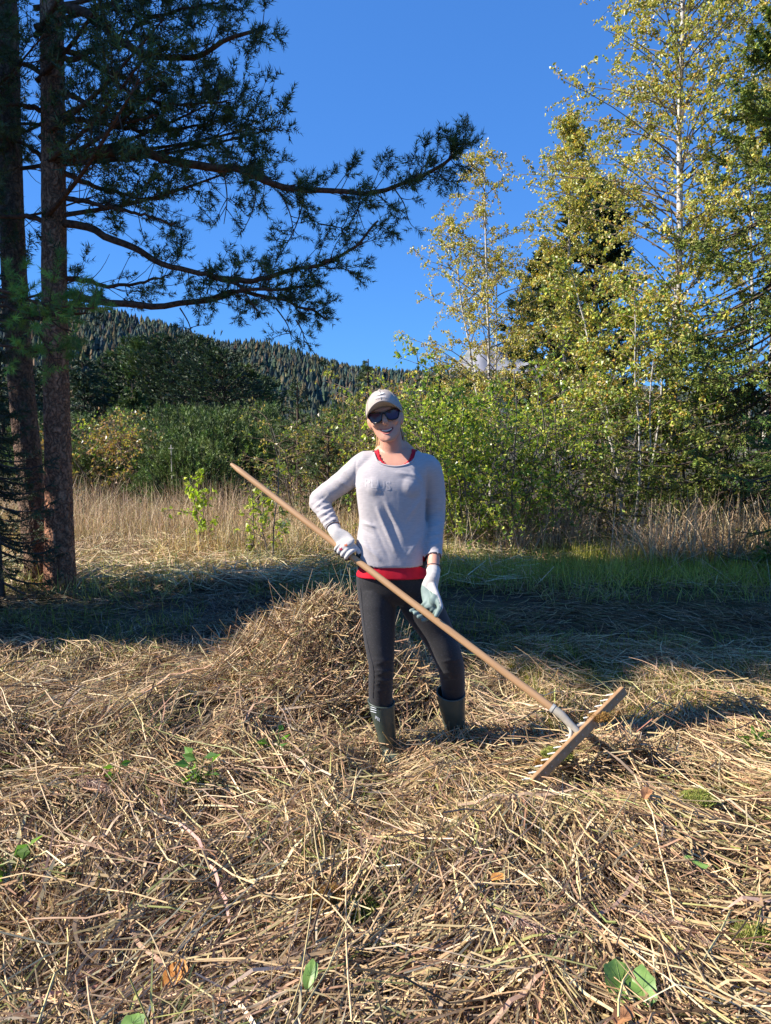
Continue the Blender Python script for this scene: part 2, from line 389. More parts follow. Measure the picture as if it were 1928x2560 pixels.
m_bark = plated('reddish plated pine bark', (.12, .050, .026), (.30, .135, .072), (.46, .225, .13))
m_bark2 = plated('grey brown plated pine bark', (.075, .045, .030), (.17, .10, .066), (.27, .165, .11))
m_branch = bark_mat('pine branch bark', (.06, .030, .019), (.17, .078, .048), 25, (1, 1, 1), .01)
palN = [(.058, .080, .026), (.085, .110, .030), (.040, .058, .024), (.13, .15, .040)]
palNB = [(.19, .31, .055), (.25, .37, .07), (.13, .21, .05)]  # fresh green, raised to put sunlight on the low branch that lies shaded
def plate_trunk(name, path, r0, r1, mat, parent, flare=.35, amp=.016):
    """trunk with ridged bark plates cut by crossing furrows"""
    k = 190; n = 52; C = resample(path, k); tt = np.linspace(0, 1, k); ang = np.linspace(0, 2*np.pi, n, endpoint=False)
    L = np.linalg.norm(C[-1]-C[0]); z = tt*L
    R = (r0+(r1-r0)*tt)*(1+flare*np.exp(-z/.50))
    A2, Z2 = np.meshgrid(ang, z)
    u = A2/(2*np.pi)*16; 
    cell = np.abs(vnoise(np.cos(A2)*3.4+7+.3*np.sin(Z2*4), np.sin(A2)*3.4+Z2*.9, 1)-.5)*2
    cell2 = np.abs(vnoise(np.cos(A2)*7+3, np.sin(A2)*7+Z2*2.6, 2)-.5)*2
    crk = np.clip(cell*3.2, 0, 1)**.6*.6+np.clip(cell2*3.0, 0, 1)**.6*.4
    rr = R[:, None]+amp*(crk-.6)+.006*(fbm(A2*6, Z2*14, 3)-.5)
    rr *= 1+.06*np.cos(A2*3+1)*np.exp(-Z2/.5)+.02*np.cos(2*A2)
    V = np.stack([C[:, 0:1]+rr*np.cos(A2), C[:, 1:2]+rr*np.sin(A2), C[:, 2:3]+0*A2], -1)
    i = np.arange(k-1)[:, None]*n; j = np.arange(n)[None]; F = np.stack([i+j, i+(j+1) % n, i+n+(j+1) % n, i+n+j], -1).reshape(-1, 4)
    return mk(name, V.reshape(-1, 3), F, mat, parent, smooth=True)
def twig_system(paths, parent, pal, start=.3, per_m=13, tl=(.22, .62), shoots=7, nn=26, nl=.047, nw=.0066, droop=.35, upw=.45, bare=0.0, sl=.09, dens=1.0):
    """side twigs with bottle-brush shoots along each branch path (k,3)"""
    tw, sh, ax = [], [], []
    for p in paths:
        p = np.asarray(p); seg = np.linalg.norm(np.diff(p, axis=0), axis=1).sum(); m = max(4, int(seg*(1-start)*per_m*dens))
        s = start+(1-start)*(rng.random(m)**.85); kk = len(p); pos = np.stack([np.interp(s*(kk-1), np.arange(kk), p[:, c]) for c in range(3)], 1)
        T = norm(np.gradient(p, axis=0)); tg = norm(np.stack([np.interp(s*(kk-1), np.arange(kk), T[:, c]) for c in range(3)], 1))
        sd = norm(np.cross(tg, rng.normal(size=(m, 3)))); sd[:, 2] = sd[:, 2]*.8
        dn = (rng.random(m) < droop)[:, None]
        d = norm(tg*.75+sd*.9+np.where(dn, np.array([[0, 0, -.75]]), np.array([[0, 0, upw]])))
        L = rng.uniform(tl[0], tl[1], m)*(.35+.85*np.sin(math.pi*np.clip((s-start)/(1-start)*.85+.12, 0, 1)))
        q = np.linspace(0, 1, 5)[None, :, None]
        curl = np.where(dn, np.array([[0, 0, .20]]), np.array([[0, 0, .12]]))
        pp = pos[:, None]+d[:, None]*q*L[:, None, None]+(curl[:, None]*q**2+.10*norm(rng.normal(size=(m, 1, 3)))*np.sin(q*3.1))*L[:, None, None]
        tw.append(pp)
        live = rng.random(m) > bare
        for r_ in range(shoots):
            f = 1.0 if r_ == 0 else rng.uniform(.55, 1.0, m)
            fi = np.broadcast_to(f, m)*4; i0 = np.minimum(fi.astype(int), 3); w_ = (fi-i0)[:, None]
            c = pp[np.arange(m), i0]*(1-w_)+pp[np.arange(m), i0+1]*w_
            a_ = norm(d+(0 if r_ == 0 else 1)*.85*rng.normal(size=(m, 3))*.8+np.array((0, 0, .35)))
            if r_ > 0:
                off = a_*(.02+.06*rng.random((m, 1)))
                c = c+off
            sh.append(c[live]); ax.append(a_[live])
    tw = np.concatenate(tw); n = len(tw)
    V, F = tubes(tw, np.broadcast_to(np.linspace(.0050, .0020, 5)[None], (n, 5)), 3)
    mk('twigs', V, F, m_twig, parent, cols=np.broadcast_to(np.array((.085, .050, .034)), V.shape), kind='stuff')
    sh = np.concatenate(sh); ax = np.concatenate(ax)
    V, F = needles(sh-ax*sl*.4, ax, sl, nn, nl, nw, 1.35)
    base = pick(pal, len(sh), .22)
    mk('needles', V, F, m_needle, parent, cols=rep(base, nn*3), kind='stuff')
def branch(path, r0, parent, mat=None, k=26):
    p = resample(path, k); d = np.linspace(0, 1, k)
    p[1:-1] += rng.normal(size=(k-2, 3))*.008
    V, F = tubes(p[None], (r0*(1-.82*d)+.004)[None], 7); mk('branch', V, F, mat or m_branch, parent, smooth=True)
    return p
pine_base = np.array([P(150, 1481, 7.2)[0], 7.2, -.03])
pine = thing('pine_tree', pine_base, 'big pine with reddish plated trunk and long needled branches reaching over the clearing', 'tree')
tx = lambda u, v: P(u, v, 7.2)
trunkpath = [pine_base-np.array((0, 0, .1)), tx(146, 1200), tx(138, 800), tx(134, 400), tx(130, 0), tx(130, 0)+np.array((.05, .05, 1.4)), tx(130, 0)+np.array((.1, .05, 2.8))]
plate_trunk('trunk', trunkpath, .124, .080, m_bark, pine, .42)
Zs = .42
def bp_(pts, Ys, z4=False):
    """branch drawn from the photograph: points and their distances"""
    n = len(pts); Y_ = np.interp(np.linspace(0, 1, n), np.linspace(0, 1, len(Ys)), Ys)
    return [P(u, v, y) for (u, v), y in zip(pts, Y_)]
za = lambda L: [(x*.42, y*.42) for x, y in L]
zb = lambda L: [(500+x*.42, 300+y*.42) for x, y in L]
B = {}
B['b1'] = bp_(za([(340, 30), (480, 60), (600, 150), (720, 240), (850, 320), (1050, 345), (1220, 310), (1420, 210), (1580, 170)]), [7.15, 6.6, 6.2])
B['b2'] = bp_(za([(360, 330), (440, 350), (560, 290), (700, 230), (850, 130), (1050, 60), (1300, 20)]), [7.2, 7.0, 6.7])
B['b3'] = bp_(za([(350, 290), (480, 330), (620, 420), (740, 520), (900, 600), (1100, 620), (1350, 600)]), [7.2, 7.0, 6.8])
B['b4'] = bp_(za([(340, 700), (470, 715), (640, 740), (860, 780), (1100, 760), (1300, 720)]), [7.2, 7.3, 7.2])
B['b5'] = bp_(za([(350, 930), (480, 935), (600, 915), (760, 880), (950, 945), (1250, 990), (1450, 1015), (1600, 1075)])+zb([(250, 300), (400, 370), (620, 410), (900, 437), (1050, 430), (1250, 370), (1350, 320), (1480, 240), (1560, 170)]), [7.2, 6.9, 6.4, 6.1])
B['b6'] = bp_(za([(350, 1030), (450, 1060), (560, 1110), (720, 1150), (900, 1180), (1060, 1120)]), [7.2, 7.4, 7.5])
B['b7'] = bp_(za([(350, 1170), (460, 1185), (600, 1220), (760, 1255), (900, 1290), (1040, 1330)]), [7.2, 7.0, 6.9])
B['b8'] = bp_(za([(350, 1330), (480, 1340), (620, 1400), (800, 1480), (1000, 1580), (1250, 1640), (1400, 1690)])+zb([(250, 1000), (420, 1010), (600, 990)]), [7.2, 7.0, 6.7, 6.5])
B['b9'] = [B['b8'][5]]+bp_(zb([(330, 960), (500, 900), (600, 885), (720, 860), (850, 800), (960, 720), (1060, 600)]), [6.7, 6.5, 6.4])
B['b10'] = bp_(za([(350, 1740), (560, 1780), (750, 1810), (900, 1820), (1050, 1805), (1250, 1780), (1400, 1740)])+zb([(0, 1075), (170, 1030), (400, 1045), (600, 1110), (740, 1180)]), [7.2, 7.1, 7.0, 6.9])
B['b11'] = bp_(za([(350, 1660), (480, 1660), (620, 1700), (800, 1690), (1000, 1640)]), [7.2, 7.4, 7.5])
B['b12'] = bp_(za([(270, 960), (200, 890), (100, 840), (0, 835)]), [7.2, 7.4, 7.6])
B['b13'] = bp_(za([(270, 1320), (160, 1290), (0, 1290), (-200, 1320)]), [7.2, 7.1, 7.0])
B['b14'] = bp_(za([(270, 665), (180, 640), (80, 620), (-60, 640)]), [7.2, 7.0, 6.7])
B['b15'] = bp_(za([(280, 460), (200, 400), (90, 370), (-60, 300)]), [7.2, 7.5, 7.9])
B['b16'] = bp_(za([(340, 540), (480, 600), (620, 670), (760, 720), (940, 690)]), [7.2, 6.9, 6.7])
paths = {}
for k_, p_ in B.items():
    paths[k_] = branch(p_, {'b5': .045, 'b8': .036, 'b10': .034, 'b1': .045}.get(k_, .024), pine)
twig_system([paths[k_] for k_ in ('b5',)], pine, palN, start=.16, per_m=22, tl=(.16, .40), shoots=9)
twig_system([paths[k_] for k_ in ('b9', 'b8', 'b10')], pine, palN, start=.38, per_m=18, tl=(.15, .38), shoots=8)
twig_system([paths[k_] for k_ in ('b1', 'b2', 'b3', 'b4', 'b16')], pine, palN, start=.18, per_m=21, tl=(.22, .52), shoots=9)
twig_system([paths[k_] for k_ in ('b6', 'b7', 'b11')], pine, palN+[(.10, .12, .05)], start=.2, per_m=22, tl=(.25, .6), shoots=7, bare=.12)
twig_system([paths[k_] for k_ in ('b12', 'b13', 'b14', 'b15')], pine, palN, start=.1, per_m=14, tl=(.2, .5), shoots=6)
# hanging sprays below the long branches
hang = []
for (a, b_) in (((640, 470), (612, 570)), ((700, 480), (735, 590)), ((560, 430), (560, 560)), ((760, 500), (700, 640)), ((900, 490), (880, 545)), ((985, 470), (1020, 550)), ((610, 730), (640, 800)), ((690, 770), (730, 850)), ((740, 800), (760, 868)), ((800, 560), (870, 575)), ((450, 770), (480, 850))):
    Yh = 6.6; hang.append(resample([P(*a, Yh), P((a[0]+b_[0])/2+8, (a[1]+b_[1])/2, Yh-.05), P(*b_, Yh-.1)], 12))
for h_ in hang:
    V, F = tubes(h_[None], np.linspace(.007, .003, 12)[None], 4); mk('twig', V, F, m_branch, pine)
twig_system(hang, pine, palN, start=.25, per_m=14, tl=(.08, .24), shoots=3, droop=.5)
# unseen crown, shaped towards the near side so the bushes behind stay sunlit
up_p = []
for q in range(25):
    f = rng.random(); z0 = 3.4+f*4.2; a = rng.uniform(-math.pi, 0) if z0 > 5.6 else rng.uniform(-.9, .45); L = (2.0-1.0*f)*(.7+.5*rng.random())
    st = np.array([pine_base[0]+.02, 7.2, z0]); d = np.array([math.cos(a), math.sin(a), .12])
    up_p.append(resample([st, st+d*L*.5+np.array((0, 0, .05)), st+d*L+np.array((0, 0, .25))], 12))
V, F = tubes(np.array(up_p), np.broadcast_to(np.linspace(.028, .006, 12)[None], (len(up_p), 12)), 5)
mk('upper_branches', V, F, m_branch, pine, smooth=True, kind='stuff')
twig_system(up_p, pine, palN, start=.2, per_m=13, tl=(.3, .7), shoots=7, nn=12, nl=.06, nw=.011)

# the second trunk, left of the first
p2b = np.array([P(104, 1475, 7.5)[0], 7.55, -.03])
pine2 = thing('pine_tree', p2b, 'darker slightly leaning pine trunk close on the left of the big reddish one', 'tree')
plate_trunk('trunk', [p2b-np.array((0, 0, .1)), P(72, 1160, 7.6), P(42, 800, 7.6), P(25, 400, 7.6), P(14, 0, 7.6), P(14, 0, 7.6)+np.array((-.1, .1, 1.6))], .130, .090, m_bark2, pine2, .40)
pp2 = []
for q in range(24):
    f = rng.random(); z0 = 2.6+f*4.0; a = rng.uniform(-1.2, .3) if rng.random() < .7 else rng.uniform(2.6, 3.8); L = (1.8-.8*f)*(.6+.6*rng.random())
    st = np.array([-3.95-.04*z0, 7.6, z0]); d = np.array([math.cos(a), math.sin(a), .05])
    pp2.append(resample([st, st+d*L*.5, st+d*L+np.array((0, 0, .12))], 12))
V, F = tubes(np.array(pp2), np.broadcast_to(np.linspace(.022, .005, 12)[None], (len(pp2), 12)), 5)
mk('upper_branches', V, F, m_branch, pine2, smooth=True, kind='stuff')
twig_system(pp2, pine2, palN+[(.09, .12, .05)], start=.2, per_m=15, tl=(.25, .6), shoots=7, nn=16, nl=.055, nw=.008)
# the low bright branch in front of the trunks
lowb = []
for pts, ys in (([(-60, 700), (60, 745), (150, 765), (235, 770)], [6.2, 6.0, 5.9]), ([(-60, 800), (40, 800), (140, 790), (215, 782)], [6.3, 6.1]), ([(-60, 760), (30, 770), (110, 800), (180, 830)], [6.4, 6.2]),
                ([(-40, 860), (40, 868), (90, 880)], [6.2, 6.1]), ([(-50, 730), (50, 760), (110, 850), (140, 915)], [6.4, 6.3])):
    lowb.append(branch([P(u, v, y) for (u, v), y in zip(pts, np.interp(np.linspace(0, 1, len(pts)), np.linspace(0, 1, len(ys)), ys))], .014, pine2, k=16))
twig_system(lowb, pine2, palNB, start=.12, per_m=13, tl=(.12, .34), shoots=5, nn=34, nl=.055, nw=.0052, droop=.2, upw=.6)

# spruces
m_bark_s = bark_mat('spruce bark', (.05, .036, .028), (.12, .09, .07), 14)
def spruce(base, H, R, pal, label, nb=90, z0f=.08, per=16, nn=22, nl=.022, tw=.20, name='spruce_tree', group=None, azr=None, nw=.0045, droop=.28):
    o = thing(name, base, label, 'tree', group)
    tp = resample([base, base+np.array((0, 0, H*.5)), base+np.array((0, 0, H))], 10)
    V, F = tubes(tp[None], np.linspace(.017*H+.02, .01, 10)[None], 9); mk('trunk', V, F, m_bark_s, o, smooth=True)
    f = z0f+(1-z0f)*(np.arange(nb)+rng.random(nb))/nb*.98; a = rng.random(nb)*6.283 if azr is None else rng.uniform(azr[0], azr[1], nb)
    L = R*(1-f)**.7*(.7+.4*rng.random(nb)); k = 8; q = np.linspace(0, 1, k)[None, :]
    d = np.stack([np.cos(a), np.sin(a)], 1)
    pz = (f*H)[:, None]+L[:, None]*(-droop*np.sin(q*2.2)+.10*q**3)
    pth = np.stack([base[0]+d[:, :1]*L[:, None]*q, base[1]+d[:, 1:]*L[:, None]*q, base[2]+pz], -1)
    V, F = tubes(pth, (.010+.006*L)[:, None]*(1-.8*q), 4); mk('branches', V, F, m_bark_s, o, kind='stuff')
    # flat sprays of twigs
    s = .18+.82*rng.random((nb, per)); fi = s*(k-1); i0 = np.minimum(fi.astype(int), k-2); w_ = (fi-i0)[..., None]
    c = pth[np.arange(nb)[:, None], i0]*(1-w_)+pth[np.arange(nb)[:, None], i0+1]*w_
    tg = norm(pth[np.arange(nb)[:, None], i0+1]-pth[np.arange(nb)[:, None], i0])
    sg = np.where(rng.random((nb, per, 1)) < .5, 1, -1); side = np.cross(tg, (0, 0, 1.))*sg
    dd = norm(tg*.8+side*.9+np.array((0, 0, -.22))+.25*rng.normal(size=(nb, per, 3)))
    tl = tw*(1.35-.8*s)*(.6+.8*rng.random((nb, per)))*np.clip(L[:, None]*1.1, .5, 1.4)
    c1 = c.reshape(-1, 3); d1 = dd.reshape(-1, 3); l1 = tl.reshape(-1)
    d2 = norm(d1+.7*rng.normal(size=d1.shape)+np.array((0, 0, -.1))); c2 = c1+d1*(l1*.45)[:, None]
    cc = np.vstack([c1, c2]); da = np.vstack([d1, d2]); ll = np.r_[l1, l1*.6]
    V, F = tubes(np.stack([cc, cc+da*ll[:, None]], 1), np.full((len(cc), 2), .0022), 3); mk('twigs', V, F, m_twig, o, cols=np.broadcast_to(np.array((.09, .06, .035)), V.shape), kind='stuff')
    V, F = needles(cc, da, ll, nn, nl, nw, 1.0)
    mk('needles', V, F, m_needle, o, cols=rep(pick(pal, len(cc), .22), nn*3), kind='stuff')
    return o
palS = [(.20, .25, .040), (.26, .30, .05), (.12, .16, .032)]
spruce(np.array([P(1930, 1300, 9.6)[0], 9.6, -.02]), 7.4, 2.75, palS, 'large olive green spruce with drooping boughs at the right edge', nb=200, per=32, nn=12, nl=.045, nw=.021)
spruce(np.array([P(1990, 1300, 8.2)[0], 8.2, -.02]), 2.9, 1.2, palNB, 'young dark green conifer low at the right edge below the big spruce', nb=60, per=16, nn=20, nl=.035, nw=.005)
# dark spruces at the left edge and the shade trees that stand beyond the frame on the left
spruce(np.array([P(-75, 1450, 6.7)[0], 6.7, -.02]), 5.6, .95, palD, 'dark shaded spruce at the left edge behind the leaning trunk', nb=110, per=14, nn=14, nl=.035, nw=.008)
spruce(np.array([P(10, 1450, 6.6)[0]-.1, 6.7, -.02]), 1.9, .75, palD, 'low dark spruce bush at the foot of the leaning trunk', nb=60, per=14, nn=18, nl=.028, nw=.006)
shade = None
for q, (x, y, h, r_, lab) in enumerate(((-5.9, 5.3, 6.0, 1.0, 'nearest of the spruces that shade the clearing from beyond the left edge'), (-7.8, 5.05, 8.2, 1.0, 'second spruce beyond the left edge, a little taller than the nearest'),
    (-10.2, 4.9, 10.8, 1.1, 'third spruce beyond the left edge, middle of the row'), (-13.0, 4.6, 14.0, 1.4, 'tallest and farthest spruce beyond the left edge'))):
    if shade is None: shade = (spruce(np.array([x, y, -.02]), h, r_, palD, lab, nb=150, per=14, nn=7, nl=.09, nw=.034, tw=.35, group='spruces shading the clearing from the left', z0f=.03, droop=.2), h, r_)
    else: copy_tree(shade[0], 'spruce_tree', np.array([x, y, -.02]), (r_/shade[2], r_/shade[2], h/shade[1]), q*1.3, lab)
sp0 = None
for q, (x, y, h, r_, lab) in enumerate(((-9.4, 5.5, 11.5, 1.6, 'high crowned bare stemmed pine beyond the left edge'), (-8.0, 5.5, 9.0, 1.6, 'lower of the two nearer high crowned pines beyond the left edge'), (-12.5, 5.1, 14.5, 1.9, 'tallest high crowned pine farther beyond the left edge'))):
    if sp0 is None: sp0 = (mid_conifer(np.array([x, y, -.02]), h, r_, palD, lab, 'pines shading the clearing from the left', True, dens=2.6, f0=.55), h, r_)
    else: copy_tree(sp0[0], 'pine_tree', np.array([x, y, -.02]), (r_/sp0[2], r_/sp0[2], h/sp0[1]), q*1.3, lab)

mid_conifer(np.array([-14.2, 4.0, -.02]), 16.5, 1.9, palD, 'tallest pine far beyond the left edge with a crown only at its top', 'pines shading the clearing from the left', True, dens=2.4, f0=.70)

# ------------------------------------------------------------------ birches
m_birch, t, b = nodes('white birch bark')
tc = add(t, 'ShaderNodeTexCoord'); mp = add(t, 'ShaderNodeMapping'); mp.inputs['Scale'].default_value = (6, 6, 26); nz = add(t, 'ShaderNodeTexNoise'); nz.inputs['Scale'].default_value = 1; nz.inputs['Detail'].default_value = 3
t.links.new(tc.outputs['Object'], mp.inputs[0]); t.links.new(mp.outputs[0], nz.inputs[0]); r = ramp(t, [(.36, (.07, .055, .045)), (.44, (.42, .38, .33)), (.7, (.60, .56, .50))]); t.links.new(nz.outputs['Fac'], r.inputs[0]); t.links.new(r.outputs[0], b.inputs['Base Color']); b.inputs['Roughness'].default_value = .7
palB = [(.58, .47, .085), (.48, .46, .085), (.34, .37, .075), (.60, .53, .25), (.52, .31, .065), (.24, .29, .065)]
wB = [.22, .25, .19, .13, .07, .14]
palG = [(.32, .40, .06), (.42, .46, .07), (.21, .29, .05), (.54, .50, .10), (.14, .21, .045)]
def stems_paths(base, H, lean, n=1):
    return resample([base, base+np.array((lean*.3, 0, H*.4)), base+np.array((lean, .05, H))], 16)
def broadleaf(name, cat, base, H, R, nl, label, pal, wts=None, stems=1, stemr=.05, prof='birch', leaf=.042, group=None, spread=.0, lean=0, bark=None, z0f=.15, nb=46, mat=None, tcol=(.22, .17, .12), ns_=3, top_thin=True):
    o = thing(name, base, label, cat, group)
    sp = []
    for q in range(stems):
        a = rng.random()*6.283; off = spread*np.array((math.cos(a), math.sin(a), 0)); h = H*(1 if q == 0 else rng.uniform(.62, .95))
        p = resample([base+off*.12, base+off*.5+np.array((lean*.3, 0, h*.45)), base+off+np.array((lean, 0, h))], 18); p[1:, :2] += np.cumsum(rng.normal(size=(17, 2)), 0)*.006*H**.5; sp.append(p)
        V, F = tubes(p[None], np.linspace(stemr*(1 if q == 0 else .75), .006, 18)[None], 8)
        mk('trunk' if cat == 'tree' else 'stem', V, F, bark or m_birch, o, smooth=True)
    tws = []; per = max(4, nb//stems)
    for p in sp:
        f = z0f+(1-z0f)*(np.arange(per)+rng.random(per))/per; kk = len(p)-1
        st = np.stack([np.interp(f*kk, np.arange(kk+1), p[:, c]) for c in range(3)], 1); a = rng.random(per)*6.283
        pr = {'birch': np.sin(np.clip((1-f)*1.9, 0, 1.57))**.9+.04, 'bush': .55+.45*np.sin(f*3.1), 'ball': np.sin(f*2.9)+.1}[prof]
        L = R*pr*(.55+.6*rng.random(per)); upk = {'birch': .95, 'bush': .7, 'ball': .5}[prof]
        d = norm(np.stack([np.cos(a), np.sin(a), upk+.25*rng.normal(size=per)], 1)); q = np.linspace(0, 1, 7)[None, :, None]
        bend = np.stack([np.cos(a), np.sin(a), -.55+0*a], 1)
        tws.append(st[:, None]+d[:, None]*q*L[:, None, None]+bend[:, None]*(q**2)*L[:, None, None]*.35)
    tws = np.concatenate(tws); n = len(tws)
    V, F = tubes(tws, np.broadcast_to(np.linspace(.010, .0028, 7)[None]*(H/6)**.5, (n, 7)), 4); mk('branches', V, F, m_twig, o, cols=np.broadcast_to(np.array(tcol), V.shape), kind='stuff')
    # fine twigs off the branches, leaves along them
    ft = 7; fi = rng.uniform(.25, 1, (n, ft))*6; i0 = np.minimum(fi.astype(int), 5); w_ = (fi-i0)[..., None]
    c = tws[np.arange(n)[:, None], i0]*(1-w_)+tws[np.arange(n)[:, None], i0+1]*w_; c = c.reshape(-1, 3)
    bd = rep(norm(tws[:, -1]-tws[:, 0]), ft); d = norm(bd*.6+rng.normal(size=c.shape)*.75+np.array((0, 0, .05)))
    tlen = rng.uniform(.25, 1.0, len(c))*R*.42; q = np.linspace(0, 1, 4)[None, :, None]
    tp = c[:, None]+d[:, None]*q*tlen[:, None, None]+np.array((0, 0, -.22))*(q**2)*tlen[:, None, None]
    V, F = tubes(tp, np.broadcast_to(np.linspace(.0030, .0012, 4)[None], (len(c), 4)), 3); mk('twigs', V, F, m_twig, o, cols=np.broadcast_to(np.array(tcol)*.8, V.shape), kind='stuff')
    ti = rng.integers(0, len(c), nl); s = rng.random(nl)**.7*3; i0 = np.minimum(s.astype(int), 2); w_ = (s-i0)[:, None]
    lp = tp[ti, i0]*(1-w_)+tp[ti, i0+1]*w_+rng.normal(size=(nl, 3))*.02
    ld = norm(rng.normal(size=(nl, 3))+np.array((0, 0, -.5)))
    V, F = leaves(lp, ld, leaf*rng.uniform(.7, 1.25, nl), leaf*.8*rng.uniform(.7, 1.2, nl))
    cl = pick(pal, nl, .15, wts)
    # neighbouring twigs turn colour together
    grp = rng.normal(size=(len(c), 1))*.12; cl = np.clip(cl*(1+grp[ti]), .01, .9)
    mk('leaves', V, F, mat or m_leaf, o, cols=rep(cl, 4), kind='stuff')
    return o
def bpos(u, Y): return np.array([P(u, 1080, Y)[0], Y, -.03])
broadleaf('birch_tree', 'tree', bpos(1692, 11), 11.0, 1.85, 44000, 'tallest birch with white trunk and golden leaves, rising out of the top of the picture', palB, wB, stemr=.075, nb=170, leaf=.046, z0f=.30, lean=-.25)
broadleaf('birch_tree', 'tree', bpos(1895, 13), 10.5, 1.7, 20000, 'birch with two thin pale stems behind the big spruce at the upper right', palB, wB, stems=2, stemr=.055, spread=.5, nb=70, leaf=.058, z0f=.35)
broadleaf('birch_tree', 'tree', bpos(1408, 14), hat(300, 14), 1.08, 22000, 'slender pointed yellow birch of middle height, in front of a dark pine', palB, wB, stemr=.06, nb=110, leaf=.046, z0f=.25)
broadleaf('birch_tree', 'tree', bpos(1232, 13.5), hat(405, 13.5), 1.35, 21000, 'leftmost and smallest birch, brownish yellow with loose twiggy top', palB, [.2, .2, .15, .25, .1, .1], stems=3, stemr=.04, spread=.55, nb=100, leaf=.042, z0f=.22, lean=-.15)
broadleaf('young_birch', 'tree', bpos(1590, 10.2), hat(640, 10.2), 1.15, 9500, 'cluster of thin leaning grey birch stems with yellow green leaves before the tall birch', palB+palG, None, stems=6, stemr=.026, spread=.75, nb=72, leaf=.052, z0f=.42, lean=-.35)
mid_conifer(bpos(1475, 17), hat(470, 17), .95, [(.035, .062, .034), (.050, .080, .034)], 'dark green pine directly behind the pointed yellow birch', None, True, dens=1.5)
mid_conifer(bpos(1370, 17.5), hat(640, 17.5), 1.1, [(.035, .062, .034), (.050, .080, .034)], 'small pine between the two left birches', None, True)

# ------------------------------------------------------------------ shrubs on the right
m_stem = bark_mat('grey shrub bark', (.10, .085, .070), (.24, .20, .17), 30)
shr = (
 (1085, 8.6, 890, .95, 3600, palG, 'yellow green willow bush just right of the woman\'s head'),
 (1180, 8.2, 930, 1.0, 4200, palG, 'bright green willow bush behind the woman\'s left shoulder'),
 (1290, 8.4, 900, 1.0, 4200, palG, 'leafy green willow bush below the smallest birch'),
 (1395, 8.6, 925, 1.0, 2600, [(.10, .16, .04), (.15, .21, .05), (.24, .28, .06)], 'deeper green bush left of the thin leaning birch stems'),
 (1500, 8.8, 1000, .9, 1500, [(.10, .14, .04), (.16, .18, .05), (.28, .22, .07)], 'low sparse bush in front of the leaning birch stems'),
 (1760, 9.0, 690, 1.1, 5200, [(.13, .18, .04), (.20, .23, .055), (.085, .125, .035), (.32, .30, .10)], 'dense dark leaved alder below the big spruce'),
 (1880, 8.8, 800, 1.0, 3600, [(.11, .15, .04), (.16, .19, .05), (.07, .11, .03), (.30, .28, .10)], 'dark alder bush at the right edge with pale glinting leaves'),
 (1640, 11.8, 880, 1.0, 2600, [(.45, .30, .05), (.50, .38, .07), (.35, .33, .07)], 'golden leaved bush behind the leaning birch stems'),
 (1560, 9.6, 770, 1.0, 3000, palB+palG, 'yellow green shrub filling in below the tall birch'))
for u, Y, v, R, nl, pal_, lab in shr:
    Y = Y+1.7; R = R*1.15
    broadleaf('bush', 'bush', bpos(u, Y), hat(v, Y)*.93, R, nl, lab, pal_, None, stems=9, stemr=.016, spread=R*.75, nb=80, leaf=.055, prof='bush', z0f=.04, bark=m_stem, mat=m_bleaf, tcol=(.13, .10, .075), group='bushes along the right side of the clearing')
# shrubs behind and to the left of the woman
palBr = [(.36, .20, .09), (.42, .26, .13), (.28, .17, .08), (.20, .20, .07)]
for u, Y, v, R, nl, pal_, lab, sz in (
 (985, 11.5, 905, .9, 1500, [(.30, .30, .07), (.40, .34, .08), (.24, .28, .06)], 'yellow green bush directly behind the beige cap', .055),
 (915, 12.0, 925, .75, 700, [(.42, .24, .12), (.36, .20, .09), (.50, .34, .20)], 'sparse twiggy bush with orange brown leaves left of the cap', .06),
 (850, 12.5, 980, .9, 1300, [(.12, .17, .05), (.20, .22, .06), (.40, .32, .10)], 'mixed green and yellow bush behind the rake handle', .055),
 (745, 13.0, 1010, .95, 1400, [(.13, .17, .05), (.20, .22, .06), (.42, .30, .12)], 'green bush with yellow flecks left of the woman', .055),
 (265, 17, 1040, 1.5, 1700, palBr, 'rusty brown leaved bush right of the big trunk', .085),
 (340, 19, 1030, 1.5, 1500, palBr+palG, 'brownish green bush among the low pines', .085),
 (500, 9.6, 1165, .35, 170, [(.42, .46, .06), (.34, .42, .05)], 'yellow green sapling below the mountain pines', .075),
 (672, 8.6, 1130, .28, 150, [(.50, .50, .10), (.40, .42, .06), (.60, .56, .30)], 'sapling with pale yellow leaves right of the handle end', .07),
 (635, 9.0, 1195, .22, 60, [(.42, .46, .06)], 'tiny green sapling close below the handle end', .07)):
    broadleaf('sapling' if nl < 200 else 'bush', 'sapling' if nl < 200 else 'bush', bpos(u, Y), hat(v, Y)*.9, R, nl, lab, pal_, None, stems=2 if nl < 200 else 6, stemr=.009 if nl < 200 else .014, spread=R*.7, nb=14 if nl < 200 else 54, leaf=sz, prof='bush', z0f=.3 if nl < 200 else .15, bark=m_stem, mat=m_bleaf, tcol=(.20, .14, .10))
